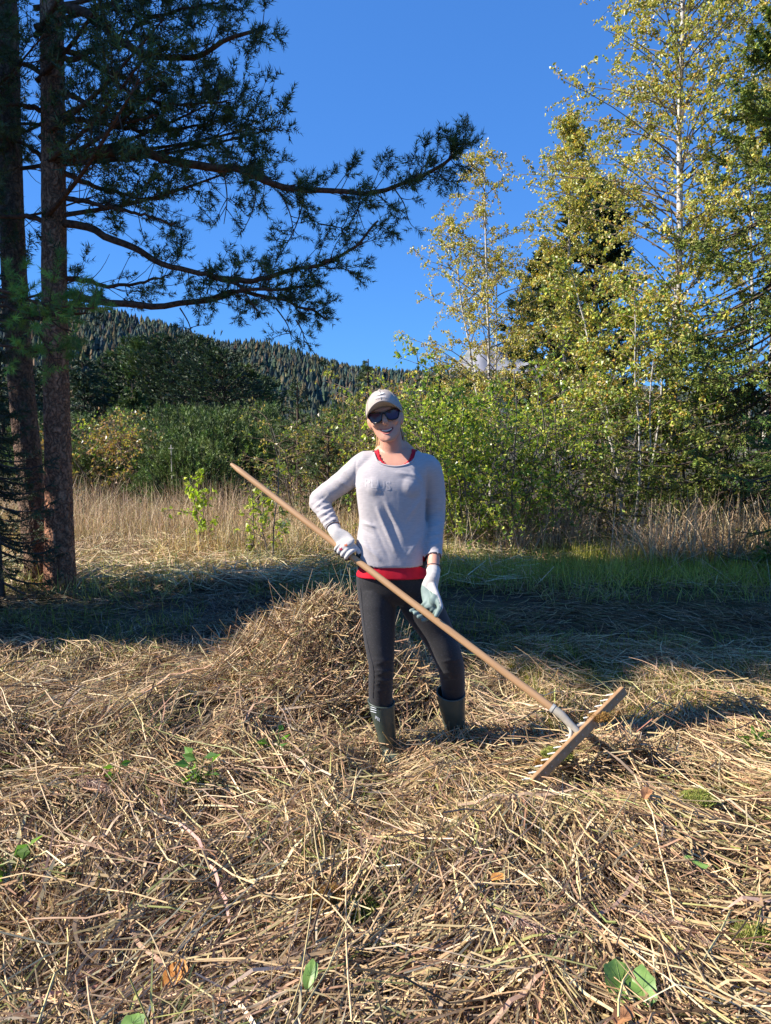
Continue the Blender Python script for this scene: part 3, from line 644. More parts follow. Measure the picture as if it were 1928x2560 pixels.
# mountain pine bushes
def pine_bush(base, H, R, pal, label, ns=380, nn=24, nl=.075, nw=.016):
    o = thing('mountain_pine', base, label, 'bush', 'mountain pine bushes at the edge of the clearing')
    a = rng.random(ns)*6.283; el = np.arccos(rng.random(ns)*.95); rr = R*(.72+.28*rng.random(ns))*(1+.18*np.sin(a*3+base[0])+.10*np.sin(a*7+el*5))
    tip = base+np.stack([rr*np.sin(el)*np.cos(a), rr*np.sin(el)*np.sin(a), H*np.cos(el)*(.85+.2*rng.random(ns))+.05], 1)
    st = base+np.stack([.2*rng.normal(size=ns), .2*rng.normal(size=ns), 0*a], 1); md = st*.45+tip*.55-np.array((0, 0, .12*H)); q = np.linspace(0, 1, 6)[None, :, None]
    p = st[:, None]*(1-q)**2+2*md[:, None]*q*(1-q)+tip[:, None]*q**2
    V, F = tubes(p, np.broadcast_to(np.linspace(.020, .006, 6)[None], (ns, 6)), 3); mk('stems', V, F, m_twig, o, cols=np.broadcast_to(np.array((.07, .055, .045)), V.shape), kind='stuff')
    c, ax = [], []
    for r_ in range(4):
        ff = rng.uniform(.55, 1, ns)[:, None] if r_ else 1.0
        c.append(st+(tip-st)*ff+(rng.normal(size=(ns, 3))*R*.10 if r_ else 0)); ax.append(norm(norm(tip-st)*.9+np.array((0, 0, .4))+.45*rng.normal(size=(ns, 3))))
    c = np.vstack(c); ax = np.vstack(ax); V, F = needles(c, ax, .11*H**.5, nn, nl*H**.3, nw, 1.15)
    mk('needles', V, F, m_needle, o, cols=rep(pick(pal, len(c), .22), nn*3), kind='stuff')
    return o
palM = [(.11, .165, .040), (.145, .205, .048), (.075, .12, .035)]
mp_protos = []
for u, Y, v, R, lab in (
 (215, 18, 1110, 1.3, 'low mountain pine beside the big trunk'), (300, 21, 1080, 1.5, 'mountain pine behind the rusty brown bush'), (400, 20, 1065, 1.7, 'mountain pine left of the round dark one'),
 (440, 24, 1020, 1.7, 'taller rounded mountain pine in front of the dark pines'), (520, 17, 1030, 1.6, 'broad bright mountain pine in the middle of the row'), (600, 18, 1060, 1.7, 'largest mountain pine, right of the broad bright one'),
 (480, 15, 1105, 1.1, 'small mountain pine low in front of the row'), (690, 20, 1065, 1.4, 'mountain pine left of the slender young spruce'), (800, 19, 1060, 1.5, 'mountain pine between the young spruce and the woman'),
 (640, 27, 1015, 1.7, 'mountain pine farther back at the right end of the row'), (560, 28, 1025, 1.7, 'mountain pine farther back behind the largest one'), (340, 28, 1030, 1.9, 'mountain pine far back by the bright young spruce'), (150, 22, 1040, 2.0, 'mountain pine hidden behind the trunks'), (900, 22, 1010, 2.0, 'mountain pine behind the woman\'s shoulder'), (1000, 20, 1000, 2.0, 'mountain pine behind the woman\'s head')):
    if len(mp_protos) < 3: mp_protos.append((pine_bush(bpos(u, Y), hat(v, Y), R, palM, lab), hat(v, Y), R))
    else:
        s_, H0, R0 = mp_protos[int(rng.integers(3))]; copy_tree(s_, 'mountain_pine', bpos(u, Y), (R/R0, R/R0, hat(v, Y)/H0), rng.random()*6.28, lab)
def small_spruce(u, Y, v, R, lab):
    spruce(bpos(u, Y), hat(v, Y), R, [(.075, .125, .05), (.10, .15, .055), (.06, .10, .045)], lab, nb=46, per=9, nn=16, nl=.040, tw=.22, name='young_spruce', nw=.009, droop=-.25)
small_spruce(745, 14, 950, .85, 'slender young spruce with a thin pointed leader left of the woman')
small_spruce(921, 13.5, 893, .7, 'young spruce with a pointed leader just left of the cap')
small_spruce(820, 12, 1060, .8, 'young spruce behind the raised elbow')
# ================================================================== the woman
def limb(path, rad, n=22, k=24, flat=None):
    """closed tube along a smooth path; rad = radius or (rx, ry) per point; rx lies across, ry front to back"""
    path = np.array(path, float); k = k
    C = resample(path, k)
    rad = np.array([(r, r) if np.isscalar(r) else r for r in rad], float)
    d = np.r_[0, np.cumsum(np.linalg.norm(np.diff(path, axis=0), axis=1))]; d /= d[-1]
    tt = np.linspace(0, 1, k)
    R = np.stack([np.interp(tt, d, rad[:, 0]), np.interp(tt, d, rad[:, 1])], 1)
    T = np.gradient(C, axis=0); T = norm(T)
    fr = np.array([0, -1., 0]) if flat is None else np.array(flat, float)
    A = norm(np.cross(T, fr)); B = np.cross(T, A)
    # rounded caps
    ang = np.linspace(0, 2*np.pi, n, endpoint=False)
    rings = []
    for s, c in ((.35, -.9), (.75, -.6)):
        rings.append(C[0]+T[0]*R[0].mean()*c*.6+(A[0]*np.cos(ang)[:, None]*R[0, 0]+B[0]*np.sin(ang)[:, None]*R[0, 1])*s)
    for i in range(k): rings.append(C[i]+A[i]*np.cos(ang)[:, None]*R[i, 0]+B[i]*np.sin(ang)[:, None]*R[i, 1])
    for s, c in ((.75, .6), (.35, .9)):
        rings.append(C[-1]+T[-1]*R[-1].mean()*c*.6+(A[-1]*np.cos(ang)[:, None]*R[-1, 0]+B[-1]*np.sin(ang)[:, None]*R[-1, 1])*s)
    return close_rings(np.array(rings))
def close_rings(Rg):
    m, n, _ = Rg.shape
    V = np.vstack([Rg.reshape(-1, 3), Rg[0].mean(0)[None], Rg[-1].mean(0)[None]])
    i = np.arange(m-1)[:, None]*n; j = np.arange(n)[None]; j2 = (j+1) % n
    q = np.stack([i+j, i+j2, i+n+j2, i+n+j], -1).reshape(-1, 4)
    F = quads_as_tris(q)
    a = np.arange(n); b = (a+1) % n
    F = np.vstack([F, np.stack([b, a, np.full(n, m*n)], 1), np.stack([a+(m-1)*n, b+(m-1)*n, np.full(n, m*n+1)], 1)])
    return V, F
def stack(secs, n=40, k=40, inset=0.):
    """horizontal sections (cx, cy, z, rx, ry, power) from bottom to top"""
    s = np.array(secs, float); z = np.linspace(s[0, 2], s[-1, 2], k)
    q = np.stack([np.interp(z, s[:, 2], s[:, i]) for i in range(6)], 1)
    for _ in range(2):
        q[1:-1, :2] = (q[:-2, :2]+2*q[1:-1, :2]+q[2:, :2])/4; q[1:-1, 3:] = (q[:-2, 3:]+2*q[1:-1, 3:]+q[2:, 3:])/4
    ang = np.linspace(0, 2*np.pi, n, endpoint=False)
    rings = []
    for cx, cy, zz, rx, ry, p in q:
        c, si = np.cos(ang), np.sin(ang)
        x = np.sign(c)*np.abs(c)**(2/p)*(rx-inset); y = np.sign(si)*np.abs(si)**(2/p)*(ry-inset)
        rings.append(np.stack([cx+x, cy+y, np.full(n, zz)], 1))
    return close_rings(np.array(rings))
def ell(c, r, n=20, rot=None):
    th = np.linspace(.12, math.pi-.12, n//2); ph = np.linspace(0, 2*np.pi, n, endpoint=False)
    Rg = np.stack([np.sin(th)[:, None]*np.cos(ph)*r[0], np.sin(th)[:, None]*np.sin(ph)*r[1], np.broadcast_to(np.cos(th)[:, None]*r[2], (len(th), n))], -1)
    if rot is not None: Rg = Rg@np.array(rot).T
    return close_rings(Rg+np.array(c))
def blend(parts, voxel, smooth=3, sf=.5):
    """join closed pieces into one continuous skin; returns V, F(quads), N"""
    V, F = cat_([(p[0], p[1]) for p in parts])
    me = bpy.data.meshes.new('tmp'); me.from_pydata(V.tolist(), [], F.tolist()); me.update()
    o = bpy.data.objects.new('tmp', me); COL.objects.link(o)
    bm = bmesh.new(); bm.from_mesh(me); bmesh.ops.recalc_face_normals(bm, faces=bm.faces); bm.to_mesh(me); bm.free()
    r = o.modifiers.new('r', 'REMESH'); r.mode = 'VOXEL'; r.voxel_size = voxel
    if smooth:
        s = o.modifiers.new('s', 'SMOOTH'); s.iterations = smooth; s.factor = sf
    dg = bpy.context.evaluated_depsgraph_get(); dg.update()
    ev = o.evaluated_get(dg); m2 = ev.to_mesh()
    nv = len(m2.vertices); V = np.empty(nv*3, np.float32); m2.vertices.foreach_get('co', V)
    N = np.empty(nv*3, np.float32); m2.vertices.foreach_get('normal', N)
    F = np.array([list(p.vertices) for p in m2.polygons if len(p.vertices) == 4])
    ev.to_mesh_clear(); bpy.data.objects.remove(o); bpy.data.meshes.remove(me)
    return V.reshape(-1, 3).astype(float), F, N.reshape(-1, 3).astype(float)
def keep(V, F, mask):
    """keep faces whose vertices are all in mask"""
    F = F[mask[F].all(1)]; used = np.unique(F); mp = np.full(len(V), -1); mp[used] = np.arange(len(used))
    return V[used], mp[F]
def solid(o, t, offset=-1):
    n_ = len(o.data.polygons); c_ = np.empty(n_*3, np.float32); q_ = np.empty(n_*3, np.float32)
    o.data.polygons.foreach_get('center', c_); o.data.polygons.foreach_get('normal', q_); c_ = c_.reshape(-1, 3); q_ = q_.reshape(-1, 3)
    if offset == -1 and ((c_-c_.mean(0))*q_).sum() < 0: o.data.flip_normals()
    m = o.modifiers.new('cloth thickness', 'SOLIDIFY'); m.thickness = t; m.offset = offset
    return o
def ridge(V, N, a, b, amp, wid, taper=True):
    """push the surface out (or in) along the line a-b"""
    a = np.array(a); b = np.array(b); d = b-a; L = np.linalg.norm(d); d = d/L
    s = np.clip((V-a)@d, 0, L); q = V-(a+s[:, None]*d)
    r = np.linalg.norm(q, axis=1); f = np.exp(-(r/wid)**2)
    if taper: f *= np.clip(np.sin(np.pi*np.clip((V-a)@d/L, 0.02, .98))**.6, 0, 1)
    return V+N*(amp*f)[:, None]

def proj(V):
    d = V-np.array([0, 0, CAMZ]); f = d[:, 1]*cP-d[:, 2]*sP; q = d[:, 1]*sP+d[:, 2]*cP
    return 964+FPX*d[:, 0]/f, 1280-FPX*q/f
def crease(V, N, a, b, amp, wid):
    """a fold of the cloth on the side that faces the viewer; a, b and wid in photo pixels"""
    amp = amp if amp > 0 else amp*.5
    U, W = proj(V); a = np.array(a, float)[:2]; b = np.array(b, float)[:2]; d = b-a; L = np.hypot(*d); d /= L
    q = (U-a[0])*d[0]+(W-a[1])*d[1]; s = np.clip(q, 0, L); r = np.hypot(U-a[0]-s*d[0], W-a[1]-s*d[1])
    f = np.exp(-(r/wid)**2)*np.sin(np.pi*np.clip(q/L, .02, .98))**.6*(N[:, 1] < .15)
    return V+N*(amp*f)[:, None]
YB = 3.47
YC = YB
person = thing('person', P(975, 1892, 3.47)*np.array([1, 1, 0]),
               'smiling woman in grey long-sleeved top, beige cap, sunglasses and green boots leaning on rake', 'person')
skin = mat_noise('skin', [(.3, (.54, .26, .175)), (.7, (.62, .315, .215))], scale=18, rough=.5, bump=.0006, bscale=160, spec=.4, sss=.12)
def torso_secs(rows, y=YC):
    out = []
    for v, l, r, ry, yo, p in rows:
        a = P(l, v, y); b = P(r, v, y)
        out.append(((a[0]+b[0])/2, y+yo, a[2], abs(b[0]-a[0])/2, ry, p))
    return sorted(out, key=lambda q: q[2])
shirt_rows = [(1410, 890, 1070, .122, 0, 2.4), (1369, 889, 1069, .120, 0, 2.4), (1300, 899, 1063, .104, .0, 2.4), (1250, 893, 1064, .112, 0, 2.5),
              (1212, 889, 1064, .115, 0, 2.6), (1180, 893, 1070, .105, .005, 2.6), (1156, 902, 1078, .088, .012, 2.6), (1138, 915, 1066, .066, .018, 2.3), (1122, 940, 1040, .05, .02, 2)]
hip_rows = [(1508, 955, 1040, .075, .01, 2.0), (1497, 925, 1075, .10, .01, 2.2), (1478, 890, 1092, .115, .012, 2.4), (1445, 889, 1072, .118, .008, 2.4), (1400, 892, 1072, .112, 0, 2.4), (1350, 896, 1066, .105, 0, 2.4)]
# joints
RS, RE, RW = P(912, 1160, 3.49), P(797, 1250, 3.57), P(842, 1333, 3.44)
LS, LE, LW = P(1072, 1164, 3.49), P(1090, 1290, 3.53), P(1083, 1440, 3.31)
RH, RK, RA = P(945, 1500, 3.46), P(953, 1668, 3.41), P(966, 1850, 3.46)
LH, LK, LA = P(1058, 1500, 3.48), P(1124, 1655, 3.46), P(1134, 1832, 3.60)
HC = P(964, 1050, 3.42)                          # head centre, between the ears
roll = math.radians(11); nod = math.radians(4); yaw = math.radians(-2)
ex = np.array([math.cos(roll), 0, math.sin(roll)]); ez = np.array([-math.sin(roll), 0, math.cos(roll)]); ey = np.array([0, -1., 0])   # across, up, forward
def rotax(v, a, th): return v*math.cos(th)+np.cross(a, v)*math.sin(th)+a*np.dot(a, v)*(1-math.cos(th))
ey, ex = rotax(ey, ez, yaw), rotax(ex, ez, yaw)
HM = np.stack([ex, ey, ez], 1)                   # columns: across, forward, up
hd = lambda p: HC+np.asarray(p, float)@HM.T
def head_local(V): return (V-HC)@HM
def head_parts():
    # z, half width, front, back
    S = [(-.100, .022, .074, .030), (-.092, .034, .083, .018), (-.080, .044, .085, .0), (-.063, .054, .083, -.035), (-.045, .0605, .082, -.055), (-.022, .066, .083, -.072), (0, .0685, .082, -.083),
         (.026, .071, .079, -.092), (.05, .073, .086, -.096), (.08, .072, .084, -.094), (.105, .061, .068, -.08), (.122, .034, .038, -.045)]
    s = np.array(S); z = np.linspace(-.100, .122, 34); q = np.stack([np.interp(z, s[:, 0], s[:, i]) for i in range(4)], 1)
    ang = np.linspace(0, 2*np.pi, 36, endpoint=False); rings = []
    for zz, hw, f, b in q:
        cy = (f+b)/2; ry = (f-b)/2
        c, si = np.cos(ang), np.sin(ang)
        x = np.sign(c)*np.abs(c)**.88*hw*(1-.10*np.clip(si, 0, 1)**2); y = cy+np.sign(si)*np.abs(si)**.95*ry
        rings.append(np.stack([x, y, np.full(36, zz)], 1))
    V, F = close_rings(np.array(rings))
    pr = [(hd(V), F)]
    def e(c, r, **k):
        V, F = ell((0, 0, 0), r, **k); pr.append((hd(V+np.array(c)), F))
    nose = limb([(0, .080, .034), (0, .094, .014), (0, .111, -.007), (0, .098, -.017)], [.007, .010, .0140, .011], n=14, k=12, flat=(1, 0, 0))
    pr.append((hd(nose[0]), nose[1]))
    for s in (-1, 1):
        e((s*.0105, .092, -.011), (.0075, .008, .006))
        e((s*.043, .060, -.010), (.021, .020, .019))        # smiling cheek
        e((s*.074, -.010, -.006), (.007, .019, .031))       # ear
        e((s*.081, -.016, .004), (.005, .014, .022))
    e((0, .073, -.087), (.021, .015, .014))                 # chin
    e((0, .084, .047), (.045, .010, .010))                  # brow
    return pr
neck = limb([P(984, 1160, 3.51), P(980, 1125, 3.495), P(975, 1085, 3.48), hd((0, -.02, -.03))], [(.085, .06), (.056, .054), (.052, .053), (.056, .06)], n=26)
trap = [limb([P(930, 1155, 3.53), P(985, 1112, 3.52), P(1045, 1152, 3.53)], [.025, .045, .025], n=20)]
parts = head_parts()+[neck]+trap
parts += [stack(torso_secs(shirt_rows), inset=.016), stack(torso_secs(hip_rows), inset=.016)]
parts += [limb([RS, (RS+RE)/2, RE], [.046, .04, .035]), limb([RE, RE*.72+RW*.28, RW, RW*1.04-RE*.04], [.035, .034, .0265, .022]),
          limb([LS+np.array((0,0,-.012)), P(1086, 1225, 3.52), LE, P(1088, 1335, 3.47), P(1085, 1392, 3.39), LW], [.044, .038, .034, .033, .030, .0255], k=34)]
LEGR = ([P(943, 1478, 3.48), P(945, 1515, 3.465), P(949, 1600, 3.43), P(953, 1664, 3.41), P(952, 1740, 3.44), P(961, 1800, 3.46)], [(.096, .105), (.088, .102), (.074, .082), (.0595, .066), (.0575, .062), (.045, .05)])
LEGL = ([P(1042, 1488, 3.49), P(1058, 1520, 3.475), P(1092, 1580, 3.46), P(1121, 1645, 3.44), P(1132, 1700, 3.49), P(1134, 1790, 3.57)], [(.098, .11), (.098, .105), (.080, .088), (.068, .074), (.060, .064), (.048, .05)])
for pp, rr_ in (LEGR, LEGL): parts.append(limb(pp, [(a-.012, b-.012) for a, b in rr_], k=30))
V, F, N = blend(parts, .0058, 2)
# the smile line and the hollow of the mouth
hl = head_local(V)
fr = (hl[:, 1] > .03)
mz = -.046+.16*hl[:, 0]**2/.03
mouth = np.exp(-((hl[:, 0]/.029)**4))*np.exp(-((hl[:, 2]-(-.050+5.5*hl[:, 0]**2))/.0085)**2)*fr
V = V-np.outer(mouth*.007, ey)
for s in (-1, 1):   # folds beside the mouth
    V = ridge(V, N, hd((s*.019, .092, -.018)), hd((s*.042, .072, -.056)), -.0032, .0050)
    ed = np.exp(-(((hl[:, 0]-s*.033)/.016)**2+((hl[:, 2]-.026)/.011)**2))*fr
    V = V-np.outer(ed*.006, ey)
body = mk('body', V, F, skin, person, smooth=True)
bvh = BVHTree.FromPolygons([tuple(v) for v in V], [tuple(f) for f in F])
def onface(x, z, off=.001):
    """point on the skin of the face at local x, z"""
    o = hd((x, .3, z)); h = bvh.ray_cast(Vector(o), Vector(-ey))
    return (np.array(h[0]) if h[0] else hd((x, .08, z)))+ey*off
def patch(name, xs, lo, hi, mat, off, rows=5, par=person, bulge=0):
    """curved patch laid on the face between curves lo(x) and hi(x)"""
    Vp = []
    for j in range(rows):
        f = j/(rows-1)
        for x in xs: Vp.append(onface(x, lo(x)*(1-f)+hi(x)*f, off+bulge*math.sin(math.pi*f)))
    n = len(xs); Fp = [(j*n+i, j*n+i+1, (j+1)*n+i+1, (j+1)*n+i) for j in range(rows-1) for i in range(n-1)]
    return mk(name, Vp, Fp, mat, par, smooth=True)
m_mouth = mat_plain('mouth inside', (.06, .012, .012), .5)
m_teeth = mat_plain('teeth', (.62, .57, .50), .3)
m_lip = mat_plain('lips', (.52, .17, .15), .35)
xs = np.linspace(-.030, .030, 25)
up = lambda x: -.0435+7.0*x*x; dn = lambda x: -.0615+20.0*x*x*(1) if abs(x) < .03 else -.0435
patch('mouth', xs, lambda x: min(dn(x), up(x)-.0004), up, m_mouth, .0012)
patch('teeth', np.linspace(-.0235, .0235, 21), lambda x: -.0525+12*x*x, lambda x: -.0448+7.6*x*x, m_teeth, .0028, bulge=.001)
def strip_tube(name, pts, r, mat, par=person, ns=8, kind=None):
    pts = resample(pts, max(12, len(pts)*3)); V, F = tubes(pts[None], np.full((1, len(pts)), r) if np.isscalar(r) else np.interp(np.linspace(0, 1, len(pts)), np.linspace(0, 1, len(r)), r)[None], ns)
    return mk(name, V, F, mat, par, smooth=True, kind=kind)
strip_tube('lip', [onface(x, up(x)+.0012, .0006) for x in np.linspace(-.031, .031, 11)], [.001, .0022, .0026, .0022, .001], m_lip)
strip_tube('lip', [onface(x, min(dn(x), up(x))-.0015, .0006) for x in np.linspace(-.030, .030, 11)], [.001, .0026, .0034, .0026, .001], m_lip)
m_eye = mat_plain('eye white', (.75, .73, .7), .2)
for s in (-1, 1):
    Ve, Fe = ell((0, 0, 0), (.011, .011, .011)); mk('eye', hd(Ve+np.array((s*.033, .066, .026))), Fe, m_eye, person, smooth=True)
# sunglasses: a bold angular frame and two dark lenses
m_frame = mat_plain('black glasses frame', (.012, .010, .014), .25, .5)
m_lens, t, b = nodes('dark purple lens')
b.inputs['Base Color'].default_value = (.055, .010, .038, 1); b.inputs['Roughness'].default_value = .10; b.inputs['Specular IOR Level'].default_value = .45
b.inputs['Coat Weight'].default_value = .1
glasses = bpy.data.objects.new('sunglasses', None)
def gp(x, z): return hd((x, .099-6.0*x*x, z))
lens_sh = [(.0085, .0315), (.030, .0365), (.064, .0415), (.0725, .036), (.064, .0085), (.054, -.0040), (.030, -.0055), (.0165, .0015), (.0095, .016)]
gV, gF = [], []
for s in (-1, 1):
    pts = [np.array(gp(s*x, z)) for x, z in lens_sh]
    loop = resample(pts+[pts[0]], 40)
    c = loop.mean(0); Vl = [c-ey*.0005]+[p for p in loop[:-1]]; nl = len(Vl)-1
    Fl = [(0, 1+i, 1+(i+1) % nl) for i in range(nl)]
    o = mk('lens', Vl, Fl, m_lens, person, smooth=True)
    V1, F1 = tubes(loop[None], np.full((1, 40), .0030), 8); gV.append((V1, F1))
for pa, r in (([gp(-.012, .029), gp(0, .0315), gp(.012, .029)], .0034), ([gp(-.012, .024), gp(0, .027), gp(.012, .024)], .002),
              ([gp(.064, .038), hd((.076, .055, .036)), hd((.078, .0, .026))], .0034), ([gp(-.064, .038), hd((-.076, .055, .036)), hd((-.078, .0, .026))], .0034)):
    V1, F1 = tubes(resample(pa, 14)[None], np.full((1, 14), r), 8); gV.append((V1, F1))
Vg, Fg = cat_(gV); mk('sunglasses', Vg, Fg, m_frame, person, smooth=True)
bpy.data.objects.remove(glasses)
# cap
m_cap = mat_noise('beige cotton cap', [(.3, (.36, .305, .265)), (.7, (.42, .36, .31))], scale=40, rough=.85, bump=.0006, bscale=500)
cs = []
for th in np.linspace(0, math.pi/2*.97, 22):
    k = math.cos(th)**.84; z = .040+.098*math.sin(th)**1.05
    ang = np.linspace(0, 2*np.pi, 48, endpoint=False)
    f = np.clip(np.sin(ang), 0, 1)
    x = np.cos(ang)*.0845*k; y = np.sin(ang)*(.100*k)+(-.004)+f*.004*math.sin(2*th)
    zz = z+0*ang+(.030*f**2-.012)*(1-math.sin(th))
    cs.append(np.stack([x, y, zz], 1))
cs = np.array(cs); Vc = np.vstack([cs.reshape(-1, 3), [[0, -.002, .1385]]]); n = 48; m = len(cs)
i = np.arange(m-1)[:, None]*n; j = np.arange(n)[None]; j2 = (j+1) % n
Fc = quads_as_tris(np.stack([i+j, i+j2, i+n+j2, i+n+j], -1).reshape(-1, 4))
Fc = np.vstack([Fc, [((m-1)*n+a, (m-1)*n+(a+1) % n, m*n) for a in range(n)]])
capo = solid(mk('cap', hd(Vc), Fc, m_cap, person, smooth=True), .0025)
def capsurf(a, h):
    """point on the crown of the cap: angle from front, height 0..1"""
    th = math.asin(min(1, h**(1/1.05)))*.97; k = math.cos(th)**.84; z = .040+.098*math.sin(th)**1.05
    f = max(0, math.cos(a))
    return np.array((math.sin(a)*.0835*k, math.cos(a)*.100*k-.004+f*.004*math.sin(2*th), z+(.030*f**2-.012)*(1-math.sin(th))))
# visor, arched, 7 cm long
vv = []
na, nr = 33, 9
for r_ in np.linspace(0, 1, nr):
    for a in np.linspace(-1.18, 1.18, na):
        base = capsurf(a, .0)+np.array((0, -.004, .003))
        L = .082*max(0.0, math.cos(a*1.18))**.55
        sx = base[0]*(1+.06*r_)
        y = base[1]+L*r_
        zc = base[2]+L*r_*.26-(abs(sx)/.08)**2*.022*r_
        vv.append((sx, y, zc))
Fv = [(j*na+i, j*na+i+1, (j+1)*na+i+1, (j+1)*na+i) for j in range(nr-1) for i in range(na-1)]
visor = solid(mk('visor', hd(np.array(vv)), Fv, m_cap, person, smooth=True), .0055, 0)
m_thread = mat_plain('pale embroidery', (.82, .80, .82), .5)
seams = []
for a in (0, 1.05, -1.05, 2.1, -2.1, math.pi):
    seams.append(tubes(np.array([hd(capsurf(a, h)*1.014) for h in np.linspace(.02, .985, 16)])[None], np.full((1, 16), .0011), 5))
Vs_, Fs_ = cat_(seams); mk('seam', Vs_, Fs_, m_cap, person)
Vb, Fb = ell((0, -.002, .139), (.008, .008, .004)); mk('cap_button', hd(Vb), Fb, m_cap, person, smooth=True)
def lettering(text, size, place, mat, parent, name='lettering', spacing=1.0):
    """letters as thin raised pieces; place(x, y) gives the point for letter coordinates"""
    cu = bpy.data.curves.new('t', 'FONT'); cu.body = text; cu.size = size; cu.align_x = 'CENTER'; cu.align_y = 'CENTER'; cu.space_character = spacing; cu.resolution_u = 3
    cu.offset = size*.012
    o = bpy.data.objects.new('t', cu); COL.objects.link(o)
    dg = bpy.context.evaluated_depsgraph_get(); dg.update(); me = bpy.data.meshes.new_from_object(o.evaluated_get(dg))
    bm = bmesh.new(); bm.from_mesh(me); bmesh.ops.triangulate(bm, faces=bm.faces)
    bmesh.ops.subdivide_edges(bm, edges=bm.edges, cuts=1)
    bmesh.ops.triangulate(bm, faces=bm.faces)
    V = np.array([place(v.co.x, v.co.y) for v in bm.verts]); F = np.array([[v.index for v in f.verts] for f in bm.faces]); bm.free()
    bpy.data.objects.remove(o)
    return mk(name, V, F, mat, parent, smooth=True)
def capflat(x, y, off=.0055):
    p = capsurf(x/.062, .60+y/.11); q = p.copy(); q[1] += off; return hd(q)
lettering('outdoor', .015, lambda x, y: capflat(x, y), m_thread, person)
wing = np.array([(-.026, .014), (-.010, .016), (-.004, .024), (.004, .018), (.012, .026), (.022, .016), (.006, .013), (-.006, .011)])
mk('emblem', [capflat(x+.001, y+.003) for x, y in wing], [(0, 1, 7), (1, 2, 3), (1, 3, 7), (3, 6, 7), (3, 4, 5), (3, 5, 6)], m_thread, person)
# hair at the nape and temples
m_hair = mat_noise('light brown hair', [(.3, (.40, .24, .12)), (.7, (.62, .42, .22))], scale=60, rough=.45, stretch=(6, 6, .6))
hp = []
for q in range(44):
    s = -1 if q < 20 else 1
    x = s*(.044+.018*rng.random()); y = -.055-.03*rng.random()
    p0 = hd((x*.95, y, -.005)); p1 = hd((x, y-.01, -.05)); p2 = P(950 if s < 0 else 1006, 1092, 3.51)+rng.normal(size=3)*(.007, .008, .004)
    p3 = p2+np.array((s*.006*rng.random(), 0, -.03-.035*rng.random()))
    hp.append(resample([p0, p1, p2, p3], 10))
for q in range(60):    # ponytail behind the neck
    x = .014*rng.normal(); hp.append(resample([hd((x*.5, -.098, .03)), hd((x, -.125, -.01)), hd((x*1.3, -.115, -.07)), hd((x*1.6, -.10, -.14))]+rng.normal(size=(4, 3))*.004, 10))
Vh, Fh = tubes(np.array(hp), np.linspace(.0030, .0014, 10)[None].repeat(len(hp), 0), 4); mk('hair', Vh, Fh, m_hair, person, kind=None, smooth=True)

# red undershirt
m_red = mat_noise('red jersey', [(.3, (.50, .004, .016)), (.7, (.62, .008, .028))], scale=30, rough=.75, bump=.0005, bscale=400)
red_rows = [(1454, 886, 1084, .134, .006, 2.4), (1425, 888, 1077, .130, .004, 2.4)]+[(v, l+2, r-2, ry, yo, p) for v, l, r, ry, yo, p in shirt_rows]
V, F, N = blend([stack(torso_secs(red_rows), inset=.007)], .006, 2)
nc = P(988, 1114, YC)
def hole(V, a, b, yc=YC):
    x = (V[:, 0]-nc[0])/a; z = (V[:, 2]-nc[2])/b
    front = V[:, 1] < yc+.03
    z2 = np.where(front, z, (V[:, 2]-nc[2]+.002)/.028)
    return (x*x+np.minimum(z2, 0)**2 < 1)
m0 = ~hole(V, .078, .094)
V, F = keep(V, F, m0)
zb = P(988, 1446, YC)[2]+.012*np.cos((V[:, 0]-nc[0])*9)   # open hem at the bottom
V, F = keep(V, F, V[:, 2] > P(988, 1452, YC-.1)[2]+.004)
solid(mk('undershirt', V, F, m_red, person, smooth=True), .002)
# leggings
m_leg, t, b = nodes('dark heather leggings')
tc = add(t, 'ShaderNodeTexCoord'); mp = add(t, 'ShaderNodeMapping'); mp.inputs['Scale'].default_value = (110, 110, 420)
nz = add(t, 'ShaderNodeTexNoise'); nz.inputs['Scale'].default_value = 1.0; nz.inputs['Detail'].default_value = 2
t.links.new(tc.outputs['Object'], mp.inputs[0]); t.links.new(mp.outputs[0], nz.inputs[0])
r = ramp(t, [(.42, (.004, .0035, .005)), (.60, (.010, .008, .011)), (.76, (.046, .040, .050))]); t.links.new(nz.outputs['Fac'], r.inputs[0]); t.links.new(r.outputs[0], b.inputs['Base Color'])
b.inputs['Roughness'].default_value = .7; b.inputs['Sheen Weight'].default_value = .15
legsp = [stack(torso_secs(hip_rows), inset=.003),
    limb(LEGR[0], LEGR[1], k=36, n=30), limb(LEGL[0], LEGL[1], k=36, n=30)]
V, F, N = blend(legsp, .0068, 2)
V, F = keep(V, F, V[:, 2] < P(985, 1395, YC)[2])
F3 = F
def normals(V, F):
    n = np.cross(V[F[:, 1]]-V[F[:, 0]], V[F[:, 2]]-V[F[:, 0]]); N = np.zeros_like(V)
    for c in range(F.shape[1]): np.add.at(N, F[:, c], n)
    return norm(N)
N = normals(V, F)
for v0, dv, am in ((1650, 3, .0030), (1662, -4, .004), (1675, 5, .0045), (1688, -3, .0045), (1700, 4, .0045), (1713, -5, .0035), (1727, 3, .003)):
    V = crease(V, N, (934, v0), (984, v0+dv*2-6), am, 2.6)
for v0, dv, am in ((1655, 8, .003), (1680, -6, .003), (1700, 8, .003), (1722, -6, .0025), (1518, 16, .002), (1535, 20, .002)):
    V = crease(V, N, (1096 if v0 > 1600 else 1000, v0), (1160 if v0 > 1600 else 1060, v0-dv), am, 3)
mk('leggings', V, F, m_leg, person, smooth=True)
m_side = mat_plain('black seam', (.012, .011, .016), .5)
lb = BVHTree.FromPolygons([tuple(v) for v in V], [tuple(f) for f in F])
